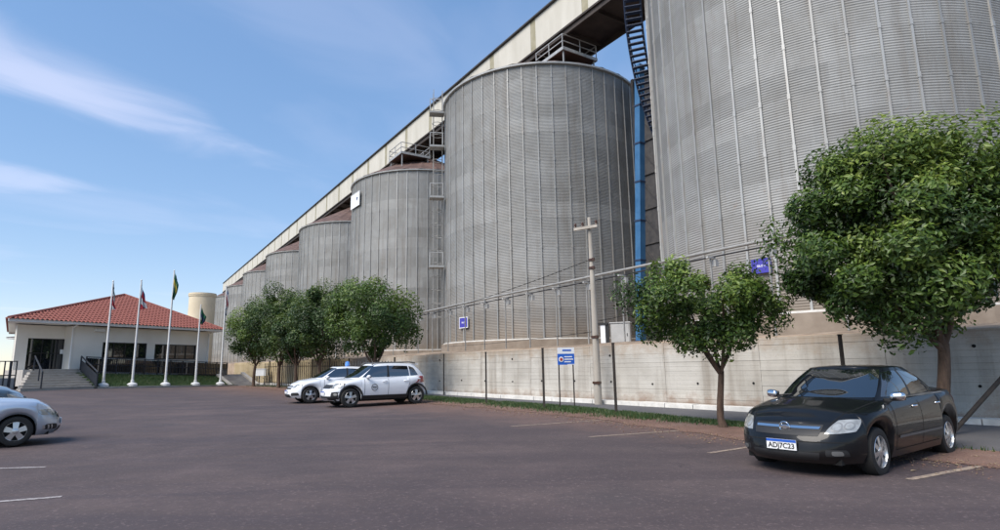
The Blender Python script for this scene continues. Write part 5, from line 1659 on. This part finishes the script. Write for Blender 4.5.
# ------------------------------------------------------------------ trees
def make_tree(label, loc, spec, seed, group):
    rg = random.Random(seed)
    t = thing("shade_tree", label, "tree", loc, 0, group)
    cz, rx_, ry_, rz2 = spec['c'], spec['r'][0], spec['r'][1], spec['r'][2]
    ctr = Vector((spec.get('ox', 0), spec.get('oy', 0), cz))
    fork = Vector(spec.get('fork', (0, 0, 1.3)))
    # clump centres through the crown, with a lumpy outline
    la = spec.get('lump', .11)
    lobes = [(Vector((rg.gauss(0, 1), rg.gauss(0, 1), rg.gauss(0, .8))).normalized(), rg.uniform(-la, la)) for _ in range(9)]
    def lump(d): return 1 + sum(a * max(0, d.dot(v)) ** 3 for v, a in lobes)
    cl = []
    tries = 0
    while len(cl) < spec['clumps'] and tries < 9000:
        tries += 1
        d = Vector((rg.gauss(0, 1), rg.gauss(0, 1), rg.gauss(0, 1))).normalized()
        rad = rg.uniform(0.30, 1.0) ** 0.55 * (1.14 if rg.random() < .18 else 1.0)
        k = lump(d) * rad * (1 - .75 * spec['clump_r'] / max(rx_, rz2))
        p = ctr + Vector((d.x * rx_ * k, d.y * ry_ * k, d.z * rz2 * k))
        if d.z < 0: p.z = ctr.z + d.z * rz2 * k * spec.get('under', 0.75)
        if any((p - q).length < spec['sep'] for q, _ in cl): continue
        cl.append((p, d))
    # limbs
    tr = spec['trunk']
    tm = MB(); pts = [Vector((0, 0, -.15)), Vector((0, 0, 0.05))]
    n = 6
    for i in range(1, n + 1):
        f = i / n; pts.append(Vector((fork.x * f + .04 * sin(3 * f + seed), fork.y * f + .03 * cos(4 * f), fork.z * f)))
    tm.tube(pts, [tr * 1.6, tr * 1.3] + [tr * lerp(1.08, .85, i / n) for i in range(1, n + 1)], 12)
    tm.build("trunk", M['bark'], t, True, 60)
    nodes = [(pts[-1], tr * .8)]
    nl = spec.get('limbs', 5)
    for i in range(nl):
        a = 2 * pi * i / nl + rg.uniform(-.3, .3) + spec.get('rot', 0)
        rr_ = rg.uniform(.40, .60)
        end = ctr + Vector((cos(a) * rx_ * rr_, sin(a) * ry_ * rr_, rz2 * rg.uniform(-.05, .5)))
        p0 = pts[-1] - Vector((0, 0, rg.uniform(0, .12) * fork.z)); c = []
        midp = p0.lerp(end, .45) + Vector((cos(a) * .12, sin(a) * .12, -.10 * rz2))
        for j in range(8):
            f = j / 7
            c.append(p0 * (1 - f) ** 2 + midp * 2 * f * (1 - f) + end * f * f + Vector((rg.gauss(0, .02), rg.gauss(0, .02), 0)))
        rad = [tr * lerp(.62, .17, j / 7) for j in range(8)]
        b = MB(); b.tube(c, rad, 8); b.build("limb", M['bark'], t, True, 60)
        for j in range(2, 8): nodes.append((c[j], rad[j]))
    tw_ = MB()
    cl.sort(key=lambda q: (q[0] - fork).length)
    for p, d in cl:
        q, r = min(nodes, key=lambda nn: (nn[0] - p).length)
        m1 = q.lerp(p, .5) + Vector((rg.gauss(0, .06), rg.gauss(0, .06), rg.gauss(0, .05)))
        r2_ = min(r * .55, tr * .2)
        tw_.tube([q, m1, p], [r2_, r2_ * .7, r2_ * .3], 5, False)
        nodes.append((p, r2_ * .6)); nodes.append((m1, r2_ * .7))
    tw_.build("branches", M['bark'], t)["kind"] = "stuff"
    # leaves
    verts, faces, tone = [], [], []
    nleaf = spec['leaves']; per = nleaf // len(cl); ls = spec['leaf']
    for p, d in cl:
        ct = rg.random()
        cr = spec['clump_r'] * rg.uniform(.55, 1.35)
        for _ in range(int(per * rg.uniform(.75, 1.25))):
            g = Vector((rg.gauss(0, 1), rg.gauss(0, 1), rg.gauss(0, .75)))
            g = g.normalized() * (rg.random() ** 0.24) * cr * rg.uniform(.88, 1.10)
            o_ = p + g + Vector((0, 0, -.10 * rg.random()))
            nrm = (g.normalized() * .6 + d * .4 + Vector((0, 0, .55)) + Vector((rg.gauss(0, .5), rg.gauss(0, .5), rg.gauss(0, .4)))).normalized()
            ax = Vector((rg.gauss(0, 1), rg.gauss(0, 1), rg.gauss(-.55, .6))); ax = (ax - nrm * ax.dot(nrm))
            if ax.length < 1e-3: continue
            ax.normalize(); bx_ = nrm.cross(ax); L = ls * rg.choice((.55, .75, .9, 1.0, 1.1, 1.3, 1.5)); w = L * rg.uniform(.20, .27)
            i0 = len(verts)
            verts += [o_ - ax * L * .5, o_ + bx_ * w - nrm * .0 - ax * L * .08, o_ + ax * L * .5 - nrm * L * .12, o_ - bx_ * w - ax * L * .08]
            faces.append((i0, i0 + 1, i0 + 2, i0 + 3))
            tone.append(min(1, max(0, .45 * rg.random() + .45 * ct + .28 * max(0.0, g.z / cr) ** 2 + .12 * max(0.0, d.z) + (.22 if rg.random() < .07 else 0) - .05)))  # clump and crown tops toned paler: young growth plus painted top light
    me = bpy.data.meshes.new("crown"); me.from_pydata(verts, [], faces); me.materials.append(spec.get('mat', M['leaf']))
    at = me.attributes.new("tone", 'FLOAT', 'FACE'); at.data.foreach_set("value", tone)
    me.update()
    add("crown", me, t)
    return t
tx, ty = 8.45, 11.55
make_tree("big dense round tree leaning over the black car at the right", (tx, ty, T(tx, ty)),
          dict(c=4.22, lump=.24, r=(2.70, 2.2, 2.38), ox=.10, oy=.35, fork=(.20, .05, 1.75), trunk=.115, limbs=6, clumps=70, sep=.64, clump_r=.60, leaves=92000, leaf=.106, under=1.0), 11, "shade trees along the verge")
tx, ty = 4.95, 13.55
make_tree("small tree with thin forked trunk between utility pole and black car", (tx, ty, T(tx, ty)),
          dict(c=2.74, ox=-.14, lump=.22, r=(1.78, 1.5, 1.25), fork=(.03, .0, 1.25), trunk=.075, limbs=5, clumps=38, sep=.44, clump_r=.38, leaves=24000, leaf=.092, under=.80), 29, "shade trees along the verge")
LT = [(380, 13.6, -.217, 5.75, 2.35, "round light green tree just behind the white hatchback", 'leaf_light', 31),
      (320, 14.3, -.309, 6.2, 2.2, "dark green tree behind the white saloon with the beacon", 'leaf_dark', 32),
      (299, 14.3, -.348, 6.0, 1.9, "dark tree just left of the white saloon", 'leaf_dark', 33),
      (283, 14.3, -.376, 6.9, 2.3, "tallest dark tree in the left clump by the flagpoles", 'leaf_dark', 34),
      (258, 14.3, -.418, 6.1, 2.2, "leftmost leafy tree beside the rightmost flagpole", 'leaf', 35)]
for px_, n_, ta, hh, rr_, lab, mt_, sd in LT:
    Y = n_ / (NW.y + NW.x * ta); X = ta * Y
    ch = (hh - 1.45) / 2
    make_tree(lab, (X, Y, T(X, Y)), dict(c=1.45 + ch, r=(rr_, rr_, ch), fork=(.05, 0, 1.5), trunk=.10, limbs=5, clumps=34, sep=.66, clump_r=.66, leaves=24000, leaf=.13, mat=M[mt_], under=.9), sd, "shade trees along the verge")

# ------------------------------------------------------------------ grass on the verge and the bank
def blades(name, label, n, place, hmin, hmax, seed):
    rg = random.Random(seed); v, f, tn = [], [], []
    for _ in range(n):
        q = place(rg)
        if q is None: continue
        x, y, z = q; h = rg.uniform(hmin, hmax); a = rg.uniform(0, 2 * pi); w = rg.uniform(.006, .014) * (1 + h * 3)
        lx, ly = rg.gauss(0, .35) * h, rg.gauss(0, .35) * h; i = len(v)
        v += [(x - w * cos(a), y - w * sin(a), z - .02), (x + w * cos(a), y + w * sin(a), z - .02), (x + lx, y + ly, z + h)]
        f.append((i, i + 1, i + 2)); tn.append(rg.random())
    me = bpy.data.meshes.new(name); me.from_pydata(v, [], f); me.materials.append(M['blade'])
    at = me.attributes.new("tone", 'FLOAT', 'FACE'); at.data.foreach_set("value", tn); me.update()
    o = add(name, me); o["kind"] = "stuff"; o["label"] = label; return o
def pl_verge(rg):
    t = rg.uniform(5.6, 27) if rg.random() < .9 else rg.uniform(-2, 45)
    n1 = road_edge(t); w = 1.15 * ss(5, 11, t) + .25
    n = n1 - abs(rg.gauss(0, .42)) * w
    f = sin(t * 2.1) + sin(t * 5.3 + 1) + sin(t * .9 + 2)
    if rg.random() > .62 + .2 * f or n < lot_edge(t) + .15: return None
    x, y = W(n, t); return (x, y, T(x, y) + .01)
blades("verge_grass", "ragged green grass along the road side of the verge", 90000, pl_verge, .025, .10, 1)
def pl_bank(rg):
    u, f = rg.random(), rg.random(); x = lerp(-9.9, -.3, u); y = lerp(-3.7, -1.4, f); X, Y = OL(x, y)
    return (X, Y, lerp(T(X, Y) + .03, lerp(1.62, 1.22, u), f ** .85))
blades("bank_grass", "short mown grass on the office bank", 26000, pl_bank, .04, .10, 2)


# earth crumbs, twigs and dry leaves along the ragged edge of the verge
rg = random.Random(77); v, f, mi = [], [], []
for _ in range(4200):
    t = rg.uniform(-1.5, 20) if rg.random() < .8 else rg.uniform(20, 42)
    n = lot_edge(t) + rg.gauss(-.05, .30) if rg.random() < .7 else rg.uniform(lot_edge(t) - 1.1, road_edge(t))
    x, y = W(n, t); z = T(x, y) + .006; a = rg.uniform(0, 2 * pi); r = rg.uniform(.006, .022) * (1.6 if rg.random() < .1 else 1)
    i = len(v)
    if rg.random() < .6:
        v += [(x + r * cos(a + k * 2.1), y + r * sin(a + k * 2.1), z) for k in range(3)] + [(x, y, z + r * .9)]
        f += [(i, i + 1, i + 3), (i + 1, i + 2, i + 3), (i + 2, i, i + 3)]; mi += [0, 0, 0]
    else:
        r *= 1.6; v += [(x + r * cos(a), y + r * sin(a), z + .004), (x - .4 * r * sin(a), y + .4 * r * cos(a), z + .012), (x - r * cos(a), y - r * sin(a), z + .004), (x + .4 * r * sin(a), y - .4 * r * cos(a), z + .010)]
        f.append((i, i + 1, i + 2, i + 3)); mi.append(1)
me = bpy.data.meshes.new("verge_litter"); me.from_pydata(v, [], f); me.materials.append(M['soil']); me.materials.append(M['leaf_litter']); me.polygons.foreach_set("material_index", mi); me.update()
o = add("verge_litter", me); o["kind"] = "stuff"; o["label"] = "crumbs of red earth and dry leaves along the verge"
